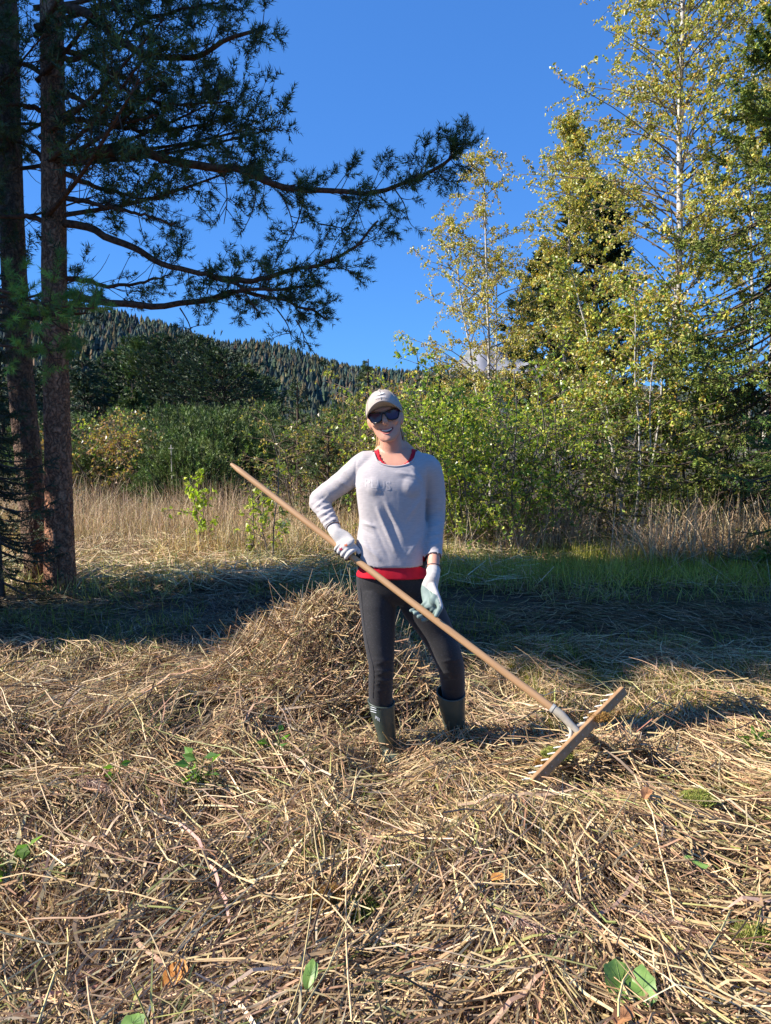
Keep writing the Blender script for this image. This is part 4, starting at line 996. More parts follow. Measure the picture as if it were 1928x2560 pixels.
def onto(tree, u, v, off=.001, Y=3.2):
    o = np.array([0, 0, CAMZ]); d = norm(P(u, v, 3.5)-o); h = tree.ray_cast(Vector(o+d*2.4), Vector(d))
    return (np.array(h[0])-d*off) if h[0] else P(u, v, 3.4)
strip_tube('seam', [onto(lb, u, v, .0004) for u, v in ((899, 1440), (903, 1480), (911, 1560), (922, 1620), (933, 1665), (935, 1700), (933, 1745))], .0016, m_side, ns=6)

# grey top with long sleeves
m_shirt, t, b = nodes('lavender grey jersey')
tc = add(t, 'ShaderNodeTexCoord'); mp = add(t, 'ShaderNodeMapping'); mp.inputs['Scale'].default_value = (40, 40, 300)
nz = add(t, 'ShaderNodeTexNoise'); nz.inputs['Scale'].default_value = 1.0; nz.inputs['Detail'].default_value = 3
t.links.new(tc.outputs['Object'], mp.inputs[0]); t.links.new(mp.outputs[0], nz.inputs[0])
r = ramp(t, [(.3, (.36, .325, .325)), (.55, (.405, .365, .365)), (.75, (.45, .405, .405))]); t.links.new(nz.outputs['Fac'], r.inputs[0]); t.links.new(r.outputs[0], b.inputs['Base Color'])
n2 = add(t, 'ShaderNodeTexNoise'); n2.inputs['Scale'].default_value = 22; n2.inputs['Detail'].default_value = 5; n2.inputs['Distortion'].default_value = .8
t.links.new(tc.outputs['Object'], n2.inputs[0])
bp = add(t, 'ShaderNodeBump'); bp.inputs['Strength'].default_value = .35; bp.inputs['Distance'].default_value = .004
t.links.new(n2.outputs['Fac'], bp.inputs['Height']); t.links.new(bp.outputs[0], b.inputs['Normal'])
b.inputs['Roughness'].default_value = .85; b.inputs['Sheen Weight'].default_value = .2
RC = RE+(RW-RE)*.78; LC = P(1085, 1380, 3.40)
sp = [stack(torso_secs(shirt_rows)),
    limb([P(930, 1160, 3.49), RS, (RS+RE)/2+np.array((0, 0, -.004)), RE, RE*.72+RC*.28, RC], [.058, .060, .054, .0475, .045, .036], k=34, n=28),
    limb([P(1052, 1162, 3.49), LS+np.array((0, 0, -.012)), P(1086, 1225, 3.52), LE-np.array((.004, 0, 0)), P(1085, 1335, 3.47), P(1085, 1392, 3.39)], [.056, .059, .0525, .0490, .0445, .0365], k=34, n=28)]
# soft bust
for u, rx_ in ((944, .068), (1020, .066), (983, .06)):
    c = P(u, 1218, YC-.059 if u != 983 else YC-.048); sp.append(ell(c, (rx_, .058, .072)))
V, F, N = blend(sp, .0062, 5)
V, F = keep(V, F, ~hole(V, .104, .090))
hemz = P(988, 1404, YC)[2]
arm = (V[:, 0] < P(880, 1400, YC)[0]) | (V[:, 0] > P(1074, 1400, YC)[0]) | ((V[:, 0] > P(1060, 1400, YC)[0]) & (V[:, 1] < YC-.105))
V, F = keep(V, F, arm | (V[:, 2] > hemz-.005-.008*np.cos((V[:, 0]-nc[0])*10)))
# open cuffs
dR = norm(RW-RE); dL = norm(LW-P(1088, 1335, 3.47))
near = np.linalg.norm(V-RC, axis=1) < .09
cut = (near & ((V-RC)@dR > .004)) | ((np.linalg.norm(V-P(1085, 1392, 3.39), axis=1) < .09) & ((V-P(1085, 1392, 3.39))@dL > .002) & (V[:, 0] > P(1058, 1400, 3.4)[0]))
V, F = keep(V, F, ~cut)
N = normals(V, F)
if N[np.argmin(V[:, 1])][1] > 0: N = -N
f = 3.30
def rg(a, b, amp, wd): 
    global V
    V = crease(V, N, a, b, amp, wd*560)
# long folds from the bust down to the hem
rg((940, 1262, 3.33), (992, 1385, 3.33), .010, .010); rg((957, 1258, 3.33), (1000, 1360, 3.33), -.008, .008)
rg((962, 1250, 3.33), (1010, 1345, 3.33), .007, .009); rg((925, 1290, 3.33), (975, 1400, 3.33), -.007, .009)
rg((905, 1306, 3.36), (942, 1318, 3.34), .008, .007); rg((902, 1320, 3.36), (935, 1340, 3.34), -.007, .008)
rg((900, 1352, 3.36), (955, 1404, 3.34), .007, .010); rg((912, 1335, 3.36), (938, 1402, 3.34), -.005, .008)
rg((1054, 1245, 3.36), (1015, 1300, 3.34), .005, .010); rg((1058, 1330, 3.36), (1020, 1395, 3.34), .005, .012); rg((1060, 1290, 3.36), (1010, 1372, 3.34), -.004, .012)
# creases at the shoulder front and the armpits
rg((1028, 1176, 3.38), (1058, 1212, 3.38), .007, .0075); rg((1040, 1168, 3.38), (1062, 1200, 3.38), -.006, .006); rg((985, 1180, 3.36), (1046, 1190, 3.36), .004, .007)
rg((990, 1192, 3.36), (1050, 1206, 3.36), -.004, .006); rg((1062, 1190, 3.40), (1058, 1240, 3.38), -.010, .008)
rg((885, 1212, 3.42), (858, 1180, 3.42), -.007, .007); rg((880, 1222, 3.42), (842, 1196, 3.42), .007, .008); rg((868, 1238, 3.44), (836, 1208, 3.44), -.005, .006)
rg((892, 1140, 3.42), (886, 1208, 3.40), -.006, .005)
# rings of small wrinkles on the sleeves
for q in range(9):
    s = q/8; c = RE*(1-s)+RC*s; a = c+np.array((-.05, -.02, -.01+.012*rng.normal())); bb = c+np.array((.05, -.045, .012+.012*rng.normal()))
    V = ridge(V, N, a+np.array((0, 0, .02)), bb, .0045*(1 if q % 2 else -1), .0075)
for q in range(14):
    s = q/13; v0 = 1235+s*150; sl = 6+7*rng.normal()
    V = crease(V, N, (1062, v0+sl), (1110, v0-sl), (.0048 if q % 2 else -.004)*(.4+.6*s), 3.2)
for q in range(12):
    s = q/11; c = RE*(1-s)+RC*s; U_, W_ = proj(c[None]); U_ = U_[0]; W_ = W_[0]; j_ = 5*rng.normal()
    V = crease(V, N, (U_-22, W_+16+j_), (U_+24, W_-12-j_), (.0045 if q % 2 else -.004), 2.8)
for q in range(10):
    s = q/9; c = RS*(1-s)+RE*s
    U_, W_ = proj(c[None]); V = crease(V, N, (U_[0]-20, W_[0]-24), (U_[0]+16, W_[0]+24), .0032*(1 if q % 2 else -1), 4.5)
shirt = solid(mk('shirt', V, F, m_shirt, person, smooth=True), .0022)
sb = BVHTree.FromPolygons([tuple(v) for v in V], [tuple(f) for f in F])
# neckline band
ring = []
for a in np.linspace(math.pi*1.02, math.pi*1.98, 30):
    x = nc[0]+.104*math.cos(a); z = nc[2]+.090*math.sin(a)
    h = sb.find_nearest(Vector((x, YC-.09 if math.sin(a) < -.3 else YC-.03, z))); ring.append(np.array(h[0]))
ring = np.array(ring); ring[1:-1] = (ring[:-2]+ring[1:-1]+ring[2:])/3
strip_tube('collar', list(ring), .0042, m_shirt, ns=8)
for (C0, R0, D0) in ((RC+dR*.002, .0385, dR), (P(1085, 1392, 3.39), .0385, dL)):
    A = norm(np.cross(D0, (0, 1, 0))); Bq = np.cross(D0, A); aa = np.linspace(0, 2*np.pi, 25)
    c = np.array([C0+R0*(A*math.cos(q)+Bq*math.sin(q)) for q in aa]); 
hem = []
for u in np.linspace(893, 1060, 24):
    vz = 1404+17*math.cos((u-985)/92*1.45)
    hem.append(onto(sb, u, min(vz, 1420)-6, .0005))
m_print = mat_plain('faint white print', (.47, .43, .43), .8)
lettering('PLUS', .060, lambda x, y: onto(sb, 944+x*520, 1212-y*520+x*70, .0010), m_print, person)

# boots
m_boot = mat_noise('dark green rubber', [(.3, (.042, .055, .043)), (.7, (.066, .084, .066))], scale=9, rough=.42, bump=.0006, bscale=60, spec=.5)
m_sole = mat_plain('pale green sole', (.33, .40, .33), .6)
m_bt = mat_plain('white boot print', (.62, .64, .68), .6)
def boot(C, toe, Rs, topcut):
    ank = C[-1]; heel = ank+np.array((0, 0, -.055))-toe*.03; 
    foot = limb([heel+toe*.0, heel+toe*.07+np.array((0, 0, .004)), heel+toe*.16+np.array((0, 0, -.012)), heel+toe*.235+np.array((0, 0, -.022))], [(.042, .044), (.043, .052), (.048, .040), (.036, .026)], n=26, k=20, flat=(0, 0, 1))
    V, F, N = blend([limb(C+[ank+np.array((0, 0, -.05))], Rs, n=30, k=30), foot], .005, 4)
    return V, F
out = []
for C, toe, Rs, cutp, cutn in (
    ([P(952, 1738, 3.44), P(955, 1765, 3.445), P(967, 1835, 3.46), P(969, 1862, 3.465)], norm((.25, -.9, 0)), [(.064, .068), (.062, .066), (.0445, .055), (.041, .048), (.04, .04)], P(955, 1754, 3.44), norm((.10, -.12, 1))),
    ([P(1126, 1708, 3.50), P(1129, 1750, 3.52), P(1137, 1815, 3.58), P(1139, 1838, 3.60)], norm((-.42, -.85, 0)), [(.069, .072), (.068, .070), (.052, .060), (.044, .050), (.042, .042)], P(1128, 1730, 3.51), norm((.03, -.30, 1)))):
    bt = bpy.data.objects.new('boot', None)
    V, F = boot(C, toe, Rs, None)
    V, F = keep(V, F, (V-cutp)@cutn < 0)
    bpy.data.objects.remove(bt)
    o = solid(mk('boot', V, F, m_boot, person, smooth=True), .004)
    # rolled rim and sole
    rim = V[np.abs((V-cutp)@cutn) < .006]; cc = rim.mean(0); an = np.arctan2(rim[:, 1]-cc[1], rim[:, 0]-cc[0]); od = np.argsort(an); rim = rim[od]
    bins = [rim[(an[od] > a) & (an[od] <= a+2*np.pi/24)].mean(0) for a in np.linspace(-np.pi, np.pi, 25)[:-1] if ((an[od] > a) & (an[od] <= a+2*np.pi/24)).any()]
    lp = np.array(bins+[bins[0]]); lp += cutn*.002
    V1, F1 = tubes(lp[None], np.full((1, len(lp)), .0042), 8); mk('rim', V1, F1, m_boot, o['org'] and None if False else person, smooth=True)
    sl = V[:, 2] < V[:, 2].min()+.022
    out.append((V, F, toe))
    hz = V[:, 2].min(); hl_ = V[V[:, 2] < hz+.03]; c2 = hl_.mean(0)[:2]; ax = toe[:2]; ay = np.array((-ax[1], ax[0]))
    p1 = (hl_[:, :2]-c2)@ax; p2 = (hl_[:, :2]-c2)@ay
    a = np.linspace(0, 2*np.pi, 30, endpoint=False); rr = [(c2[0]+ax[0]*np.cos(q)*(p1.max()-p1.min())*.53+ay[0]*np.sin(q)*(p2.max()-p2.min())*.54, c2[1]+ax[1]*np.cos(q)*(p1.max()-p1.min())*.53+ay[1]*np.sin(q)*(p2.max()-p2.min())*.54) for q in a]
    rg_ = np.array([[(x, y, hz+zz) for x, y in rr] for zz in (-.012, .0, .010, .016)]); Vq, Fq = close_rings(rg_); mk('sole', Vq, Fq, m_sole, person)
bb0 = BVHTree.FromPolygons([tuple(v) for v in out[0][0]], [tuple(f) for f in out[0][1]])
for q, vv_ in enumerate((1766, 1771.5, 1777)):
    strip_tube('boot_stripe', [onto(bb0, u, vv_+(u-924)*.30, .001) for u in (927, 931, 936, 941)], .0014, m_bt, ns=6)
lettering('IPER', .020, lambda x, y: onto(bb0, 944+x*330+y*60, 1797-y*520+x*230, .0015), m_bt, person)

# ================================================================== the rake
H1, H2 = P(578, 1160, 3.68), P(1403, 1787, 2.98)
hdir = norm(H2-H1); HL = np.linalg.norm(H2-H1)
rake = thing('hay_rake', P(1446, 1842, 2.93), 'large wooden hay rake with long pale handle and white curved teeth held by the woman', 'rake')
def wood(name, c1, c2, sc_=(1, 1, 1)):
    m, t, b = nodes(name)
    tc = add(t, 'ShaderNodeTexCoord'); nz = add(t, 'ShaderNodeTexNoise'); mp = add(t, 'ShaderNodeMapping')
    vr = add(t, 'ShaderNodeVectorRotate', rotation_type='AXIS_ANGLE')
    ax_ = np.cross(hdir, (0, 0, 1)); vr.inputs['Axis'].default_value = tuple(norm(ax_)); vr.inputs['Angle'].default_value = math.acos(hdir[2])
    t.links.new(tc.outputs['Object'], vr.inputs['Vector']); mp.inputs['Scale'].default_value = sc_; t.links.new(vr.outputs[0], mp.inputs[0]); t.links.new(mp.outputs[0], nz.inputs[0])
    nz.inputs['Scale'].default_value = 1; nz.inputs['Detail'].default_value = 6
    r = ramp(t, [(.3, c1), (.7, c2)]); t.links.new(nz.outputs['Fac'], r.inputs[0]); t.links.new(r.outputs[0], b.inputs['Base Color'])
    b.inputs['Roughness'].default_value = .5
    bp = add(t, 'ShaderNodeBump'); bp.inputs['Strength'].default_value = .3; bp.inputs['Distance'].default_value = .001; t.links.new(nz.outputs['Fac'], bp.inputs['Height']); t.links.new(bp.outputs[0], b.inputs['Normal'])
    return m
m_hand = wood('beech handle', (.40, .22, .10), (.50, .30, .15), (110, 110, 5))
m_beam = wood('rake beam wood', (.27, .15, .065), (.38, .22, .105), (40, 40, 40))
m_white = mat_plain('white rake tooth', (.48, .45, .38), .35)
m_sock = mat_plain('grey beige metal socket', (.40, .35, .27), .5)
k = 40; hpth = H1+(H2-H1)*np.linspace(0, 1, k)[:, None]
hpth += np.outer(np.sin(np.linspace(0, 3.1, k))*.004, (0, 0, -1))
rad = np.interp(np.linspace(0, 1, k), [0, .006, .02, .97, 1], [.008, .0125, .0140, .0165, .0150])
V, F = tubes(hpth[None], rad[None], 16); Vc = np.vstack([V, hpth[0][None]]); F = np.vstack([F, [(j, (j+1) % 16, len(V), len(V)) for j in range(16)]])
mk('handle', V, F[:-16], m_hand, rake, smooth=True)
mk('handle_end', np.vstack([V[:16], hpth[:1]-hdir*.002]), [(j, (j+1) % 16, 16) for j in range(16)], m_hand, rake)
B1, B2 = P(1333, 1957, 2.78), P(1560, 1726, 3.10)
bdir = norm(B2-B1); BL = np.linalg.norm(B2-B1); bmid = (B1+B2)/2
bnorm = norm(np.cross(hdir, bdir))                # towards and away from the camera
if bnorm[1] > 0: bnorm = -bnorm
bnorm = norm(bnorm*.80+hdir*.60); bacr = norm(np.cross(bnorm, bdir))
# socket
s0 = H2-hdir*.05; s1 = bmid-hdir*.012
tow = (s1-H2)
V, F = tubes(resample([s0, H2, H2+tow*.5, s1], 14)[None], np.interp(np.linspace(0, 1, 14), [0, .1, .3, .8, 1], [.0165, .0175, .018, .015, .015])[None], 16)
mk('socket', V, F, m_sock, rake, smooth=True)
V, F = tubes(np.array([[s0-hdir*.001, s0+hdir*.012]]), np.full((1, 2), .0195), 16); mk('collar', V, F, m_white, rake, smooth=True)
for s in (-1, 1):
    V, F = tubes(resample([s1-hdir*.05, s1-hdir*.02+bdir*s*.02, s1+bdir*s*.065], 8)[None], np.full((1, 8), .008), 8); mk('bracket', V, F, m_sock, rake, smooth=True)
def beam_box(c0, c1, ax, ay, hx, hy, bev=.0025):
    """bevelled bar between two points"""
    pr = np.array([(-hx+bev, -hy), (hx-bev, -hy), (hx, -hy+bev), (hx, hy-bev), (hx-bev, hy), (-hx+bev, hy), (-hx, hy-bev), (-hx, -hy+bev)])
    rg = [c+pr[:, :1]*ax*s+pr[:, 1:]*ay*s for c, s in ((c0-norm(c0-c1)*(-.0)+0*ax, .9), (c0+(c1-c0)*.006, 1), (c1-(c1-c0)*.006, 1), (c1, .9))]
    return close_rings(np.array(rg))
V, F = beam_box(B1, B2, bnorm, bacr, .0105, .0205)
bm_ = mk('beam', V, F, m_beam, rake)
nt_ = 15
m_plug = mat_plain('tooth end in the beam', (.42, .30, .20), .6)
for q in range(nt_):
    c = B1+(B2-B1)*((q+.6)/(nt_+.2)); 
    L = .054
    pth = resample([c-bnorm*.004, c-bnorm*L*.4-bdir*.004, c-bnorm*L*.8-bdir*.010, c-bnorm*(L+.01)-bdir*.020], 9)
    V, F = tubes(pth[None], np.linspace(.0052, .0034, 9)[None], 8)
    Vc, Fc_ = V, F
    mk('tooth', V, F, m_white, rake, smooth=True)
    aa = np.linspace(0, 2*np.pi, 10, endpoint=False); cc = c+bnorm*.0112
    Vp = np.array([cc+.0045*(bdir*math.cos(a)+bacr*math.sin(a)) for a in aa]+[cc]); mk('tooth_end', Vp, [(i, (i+1) % 10, 10) for i in range(10)], m_plug, rake)

# gloves: palm, four fingers and a thumb each, closed on the handle
m_gw = mat_noise('white knit glove', [(.3, (.46, .42, .39)), (.7, (.55, .51, .48))], scale=50, rough=.9, bump=.0008, bscale=300)
m_gg = mat_noise('grey green rubber palm', [(.3, (.13, .18, .165)), (.7, (.20, .265, .24))], scale=30, rough=.6, bump=.0006, bscale=120)
m_gd = mat_noise('dark rubber palm', [(.3, (.035, .042, .040)), (.7, (.06, .07, .066))], scale=30, rough=.6)
def hand_axis(u):
    """point of the handle's axis seen at photo column u"""
    s = np.linspace(0, 1, 400); X = H1+(H2-H1)*s[:, None]
    dep = X[:, 1]*cP-(X[:, 2]-CAMZ)*sP; uu = 964+FPX*X[:, 0]/dep
    return X[np.argmin(np.abs(uu-u))]
camdir = lambda p: norm(np.array([0, 0, CAMZ])-p)
def handframe(p):
    c = camdir(p); c = norm(c-hdir*np.dot(c, hdir)); upv = np.cross(hdir, c)
    if upv[2] < 0: upv = -upv
    return c, upv       # towards the camera, upwards across the handle
# her right hand: back of the hand to the camera, fingers over the front and round below
V0 = []
c0 = hand_axis(863); fc, fu = handframe(c0)
kn = [c0+hdir*o+fc*.030+fu*.020 for o in (.033, .011, -.011, -.033)]
fing = []
for o, R_, ln in ((.034, .0105, 1.0), (.0115, .011, 1.08), (-.011, .0105, 1.03), (-.032, .0095, .9)):
    pth = []
    for a in np.linspace(math.radians(62), math.radians(-205)*ln, 14):
        rr = .0155+R_+.001+ (.004 if a > 0 else 0)
        pth.append(c0+hdir*(o+.006*math.sin(a))+fc*math.cos(a)*rr+fu*math.sin(a)*rr)
    fing.append((pth, R_))
palm = limb([RW*.85+RE*.15+np.array((0, 0, .0)), RW+fc*.008, RW*.45+(c0+fu*.035+fc*.02)*.55, c0+fu*.026+fc*.027], [(.033, .031), (.030, .025), (.041, .021), (.044, .016)], n=26, k=20, flat=fc)
thumb = limb([RW*.5+c0*.5+fu*.02+hdir*.02, c0+hdir*.055+fu*.035+fc*.0, c0+hdir*.062+fu*.010-fc*.018, c0+hdir*.052-fu*.006-fc*.026], [.017, .0125, .0115, .0095], n=16, k=14)
fl = [limb(p, [r]*3+[r*.9]*(len(p)-4)+[r*.8], n=14, k=26) for p, r in fing]
V, F, N = blend([palm, thumb]+fl, .0038, 1, .4)
gl = mk('glove', V, F, m_gw, person, smooth=True); gl['label'] = 'white glove with red flower print gripping the handle'
gl.data.materials.append(m_gd)
rel = V-c0; fcv = rel@fc; fuv = rel@fu
pc = V[F].mean(1); rl = pc-c0
dark = ((rl@fc) < .006) & ((rl@fu) < .034) | (((rl@fu) < -.026) & ((rl@fc) < .016))
gl.data.polygons.foreach_set('material_index', dark.astype(np.int32))
gb = BVHTree.FromPolygons([tuple(v) for v in V], [tuple(f) for f in F])
m_fl1 = mat_plain('dark red print', (.42, .02, .05), .8); m_fl2 = mat_plain('orange red print', (.62, .16, .07), .8)
for (uu, vv_, r_, mm) in ((852, 1373, 6, m_fl1), (865, 1363, 5.5, m_fl2)):
    Vf = [onto(gb, uu, vv_, .001)]; nn = 20
    for i in range(nn):
        q = r_*(1 if i % 4 < 2 else .5); Vf.append(onto(gb, uu+q*math.cos(i/nn*2*np.pi), vv_+q*.8*math.sin(i/nn*2*np.pi), .001))
    mk('flower_print', Vf, [(0, 1+i, 1+(i+1) % nn) for i in range(nn)], mm, person)
# her left hand: palm to the camera, the handle lies on the curled fingers
c1 = hand_axis(1064); fc, fu = handframe(c1)
pb = P(1068, 1494, 3.31)
fing = []
for o, R_, e_ in ((.036, .0105, 150), (.014, .011, 175), (-.009, .0105, 185), (-.030, .0095, 170)):
    pth = [c1+hdir*(o*.9+.006)+fu*.045-fc*.012]
    for a in np.linspace(math.radians(70), math.radians(70-e_), 11):
        rr = .0165+R_+.002
        pth.append(c1+hdir*(o-.010*(1-math.sin(a)))-fc*math.cos(a)*rr+fu*math.sin(a)*rr)
    e0 = pth[-1]; pth.append(e0-fu*.010-hdir*.008+fc*.006)
    fing.append((pth, R_))
palm = limb([LW*.9+LE*.1, LW, LW*.4+pb*.6, c1+fu*.042-fc*.010+hdir*.004], [(.033, .032), (.030, .026), (.040, .020), (.040, .017)], n=26, k=20, flat=fc)
th_ = limb([LW*.6+pb*.4+hdir*.012+fc*.012, c1+hdir*.036+fu*.060+fc*.018, c1+hdir*.048+fu*.034+fc*.026, c1+hdir*.052+fu*.012+fc*.0275], [.019, .0145, .0125, .0105], n=16, k=14)
ball = ell(c1+fu*.066+fc*.004+hdir*.0, (.026, .018, .030))
fl = [limb(p, [r]*(len(p)-1)+[r*.85], n=14, k=26) for p, r in fing]
V, F, N = blend([palm, th_, ball]+fl, .0038, 1, .4)
g2 = mk('glove', V, F, m_gw, person, smooth=True); g2['label'] = 'white glove with grey-green rubber palm facing the viewer'
g2.data.materials.append(m_gg)
pc = V[F].mean(1); rl = pc-c1; hh = rl@fu
g2.data.polygons.foreach_set('material_index', ((hh < .088-.6*np.clip(rl@hdir, 0, 1)) & ~(((rl@hdir) > .030+.3*np.abs(hh-.045)) & (hh > .06))).astype(np.int32))
m_cuff = mat_plain('dark cuff edging', (.05, .05, .06), .8)
for C0, D0, R0, mm in ((LW*.9+LE*.1, norm(LW-LE), .034, m_cuff), (RW*.85+RE*.15, norm(RW-RE), .0345, m_gw)):
    A = norm(np.cross(D0, (0, 1, 0))); Bq = np.cross(D0, A); aa = np.linspace(0, 2*np.pi, 29)
    c = np.array([C0-D0*.012+R0*(A*math.cos(q)+Bq*math.sin(q)) for q in aa]); V1, F1 = tubes(c[None], np.full((1, 29), .0022), 6); mk('cuff_edge', V1, F1, mm, person, smooth=True)

# pieces that belong to a part hang under that part
kids = {}
for c in children(person): kids.setdefault(c.name.split('.')[0], []).append(c)
def adopt(part, names, pickf=lambda c: True):
    for nme in names:
        for c in list(kids.get(nme, [])):
            if pickf(c) and c.parent == person: c.parent = part
def centre(o): return sum((Vector(b) for b in o.bound_box), Vector())/8
cap_ = kids['cap'][0]; adopt(cap_, ['visor', 'seam', 'cap_button', 'emblem'], lambda c: centre(c).z > 1.4)
adopt(cap_, ['lettering'], lambda c: centre(c).z > 1.5)
adopt(kids['sunglasses'][0], ['lens'])
adopt(kids['shirt'][0], ['collar']); adopt(kids['shirt'][0], ['lettering'], lambda c: .9 < centre(c).z < 1.5)
adopt(kids['leggings'][0], ['seam'])
bts = kids['boot']
for nme in ('rim', 'sole', 'boot_stripe', 'lettering'):
    for c in kids.get(nme, []):
        if c.parent == person: c.parent = min(bts, key=lambda q: abs(centre(q).x-centre(c).x))
gls = kids['glove']
for nme in ('flower_print', 'cuff_edge'):
    for c in kids.get(nme, []): c.parent = min(gls, key=lambda q: abs(centre(q).x-centre(c).x))
# ================================================================== hay, grass, reeds
m_straw = mat_attr('dry straw', rough=.55, trans=.10, spec=.35, var=.22, scale=45, tcol=(1, .9, .6))
m_grass = mat_attr('grass blades', rough=.5, trans=.30, spec=.35, var=.15, scale=15, tcol=(1.1, 1.2, .5))
palH = [(.50, .345, .175), (.61, .45, .25), (.40, .25, .135), (.27, .165, .09), (.43, .345, .17), (.115, .07, .042), (.68, .53, .32), (.26, .26, .085)]
wH = [.22, .15, .17, .14, .10, .12, .05, .05]
def surf(x, y, pile=True): return ground_h(x, y)+(pile_h(x, y) if pile else 0)
def lay(x, y, L, rad, layer, tilt, seg=4, flat=False, dirn=None, pal=palH, w=wH, bendk=.22, ns=3):
    """stalks lying on the ground following its shape"""
    n = len(x)
    th = (vnoise(x*1.6+9, y*1.6, 5)*2.2+vnoise(x*.5, y*.5, 6)*4+rng.normal(size=n)*.62) if dirn is None else dirn
    q = np.linspace(-.5, .5, seg)[None]
    bd = rng.normal(size=n)[:, None]*bendk*L[:, None]
    px = x[:, None]+np.cos(th)[:, None]*q*L[:, None]-np.sin(th)[:, None]*bd*(q*q*4-.4)*.5
    py = y[:, None]+np.sin(th)[:, None]*q*L[:, None]+np.cos(th)[:, None]*bd*(q*q*4-.4)*.5
    kink = rng.normal(size=(n, seg))*.012*L[:, None]*2
    pz = np.maximum(surf(px, py)+.004, surf(px, py)*.5+surf(x, y)[:, None]*.5+layer[:, None]+tilt[:, None]*q*L[:, None]+kink)
    Pt = np.stack([px, py, pz], -1)
    c = pick(pal, n, .16, w)
    if flat:
        S = norm(np.stack([-np.sin(th), np.cos(th), rng.normal(size=n)*.7], 1)); Wd = rad[:, None]*2*np.array([.55]+[1]*(seg-2)+[.2])[None]
        V, F = ribbons(Pt, Wd, S); return V, F, rep(c, 2*seg)
    V, F = tubes(Pt, rad[:, None]*np.linspace(1, .7, seg)[None], ns); return V, F, rep(c, ns*seg)
def scatter(n, y0, y1, pw=1.0, xm=.60, lim=1.0):
    y = y0+(y1-y0)*rng.random(n)**pw; x = rng.uniform(-1, 1, n)*(y*xm+.25)
    k_ = rng.random(n) < np.clip((vnoise(x*3.1+4, y*3.1+8, 1)*.6+vnoise(x*1.1, y*1.3, 7)*.5-.22)*2.8, .14, 1)      # tangled patches with gaps between
    return x[k_], y[k_]
def emit(name, parts, mat=None, parent=None, **kw):
    V, F, C = cat_(parts); return mk(name, V, F, mat or m_straw, parent, cols=C, kind='stuff', **kw)
def in_pile(x, y): return pile_h(x, y) > .10
# sunlit thickly strewn foreground
parts = []; pparts = []
def both(x, y, **kw):
    """stalks on the heap belong to the heap, the rest to the field"""
    for m_, dst in ((in_pile(x, y), pparts), (~in_pile(x, y), parts)):
        if m_.sum():
            k2 = {a: (v[m_] if isinstance(v, np.ndarray) and len(v) == len(x) else v) for a, v in kw.items()}
            dst.append(lay(x[m_], y[m_], **k2))
n = 20000; x, y = scatter(n, 1.35, 3.6, 1.1); n = len(x); both(x, y, L=rng.uniform(.10, .42, n), rad=rng.uniform(.0015, .0036, n), layer=rng.random(n)**1.6*.085, tilt=rng.normal(size=n)*.16, seg=4)
n = 5000; x, y = scatter(n, 1.35, 3.6, 1.1); n = len(x); both(x, y, L=rng.uniform(.12, .40, n), rad=rng.uniform(.0020, .0046, n), layer=rng.random(n)*.085, tilt=rng.normal(size=n)*.2, seg=4, flat=True, bendk=.3)
n = 27000; x, y = scatter(n, 1.4, 5.2, .9); n = len(x); both(x, y, L=rng.uniform(.05, .20, n), rad=rng.uniform(.0012, .0026, n), layer=rng.random(n)**1.3*.07, tilt=rng.normal(size=n)*.3, seg=3, flat=True)
n = 17000; x, y = scatter(n, 3.3, 5.2, .85); n = len(x); both(x, y, L=rng.uniform(.10, .40, n), rad=rng.uniform(.0018, .0038, n), layer=rng.random(n)**1.6*.07, tilt=rng.normal(size=n)*.2, seg=4, flat=True)
# the long loose stalks on top
n = 700; x, y = scatter(n, 1.45, 4.6); n = len(x); both(x, y, L=rng.uniform(.40, .85, n), rad=rng.uniform(.0020, .0036, n), layer=.05+rng.random(n)*.06, tilt=rng.normal(size=n)*.18, seg=7, bendk=.12, ns=4)
n = 130; x, y = scatter(n, 1.45, 3.9); n = len(x); both(x, y, L=rng.uniform(.25, .60, n), rad=rng.uniform(.0040, .0075, n), layer=.05+rng.random(n)*.05, tilt=rng.normal(size=n)*.14, seg=8, flat=True, bendk=.16, pal=[(.52, .36, .22), (.62, .46, .30), (.44, .29, .18)], w=None)
# cut stubble, upright
def upright(x, y, h, wd, pal, w=None, lean=.25, seg=4, curve=.3, z=None, jit=.16):
    n = len(x); a = rng.random(n)*6.283; ln = np.abs(rng.normal(size=n))*lean; q = np.linspace(0, 1, seg)[None]
    dx, dy = np.cos(a)*ln, np.sin(a)*ln; z0 = surf(x, y) if z is None else z
    px = x[:, None]+dx[:, None]*h[:, None]*(q+curve*q*q*2); py = y[:, None]+dy[:, None]*h[:, None]*(q+curve*q*q*2); pz = z0[:, None]+h[:, None]*(q-curve*.8*ln[:, None]*q*q*2)
    s = rng.random(n)*6.283; S = np.stack([np.cos(s), np.sin(s)*.5, 0*s], 1); S = norm(S)
    V, F = ribbons(np.stack([px, py, pz], -1), wd[:, None]*np.linspace(1, .12, seg)[None]**.7, S)
    return V, F, rep(pick(pal, n, jit, w), 2*seg)
n = 2600; x, y = scatter(n, 1.5, 5.0); n = len(x); m_ = ~in_pile(x, y); parts.append(upright(x[m_], y[m_], rng.uniform(.05, .17, m_.sum()), rng.uniform(.003, .006, m_.sum()), palH, wH, .35))
for cx_, cy_, n, sg, zl in ((.02, 3.36, 240, .10, .06), (.32, 3.48, 260, .10, .07), (1.05, 3.16, 420, .13, .09), (.80, 3.05, 160, .07, .10)):
    x = cx_+rng.normal(size=n)*sg; y = cy_+rng.normal(size=n)*sg*.8; parts.append(lay(x, y, rng.uniform(.08, .30, n), rng.uniform(.0014, .0032, n), .01+rng.random(n)*zl, rng.normal(size=n)*.5, seg=4))
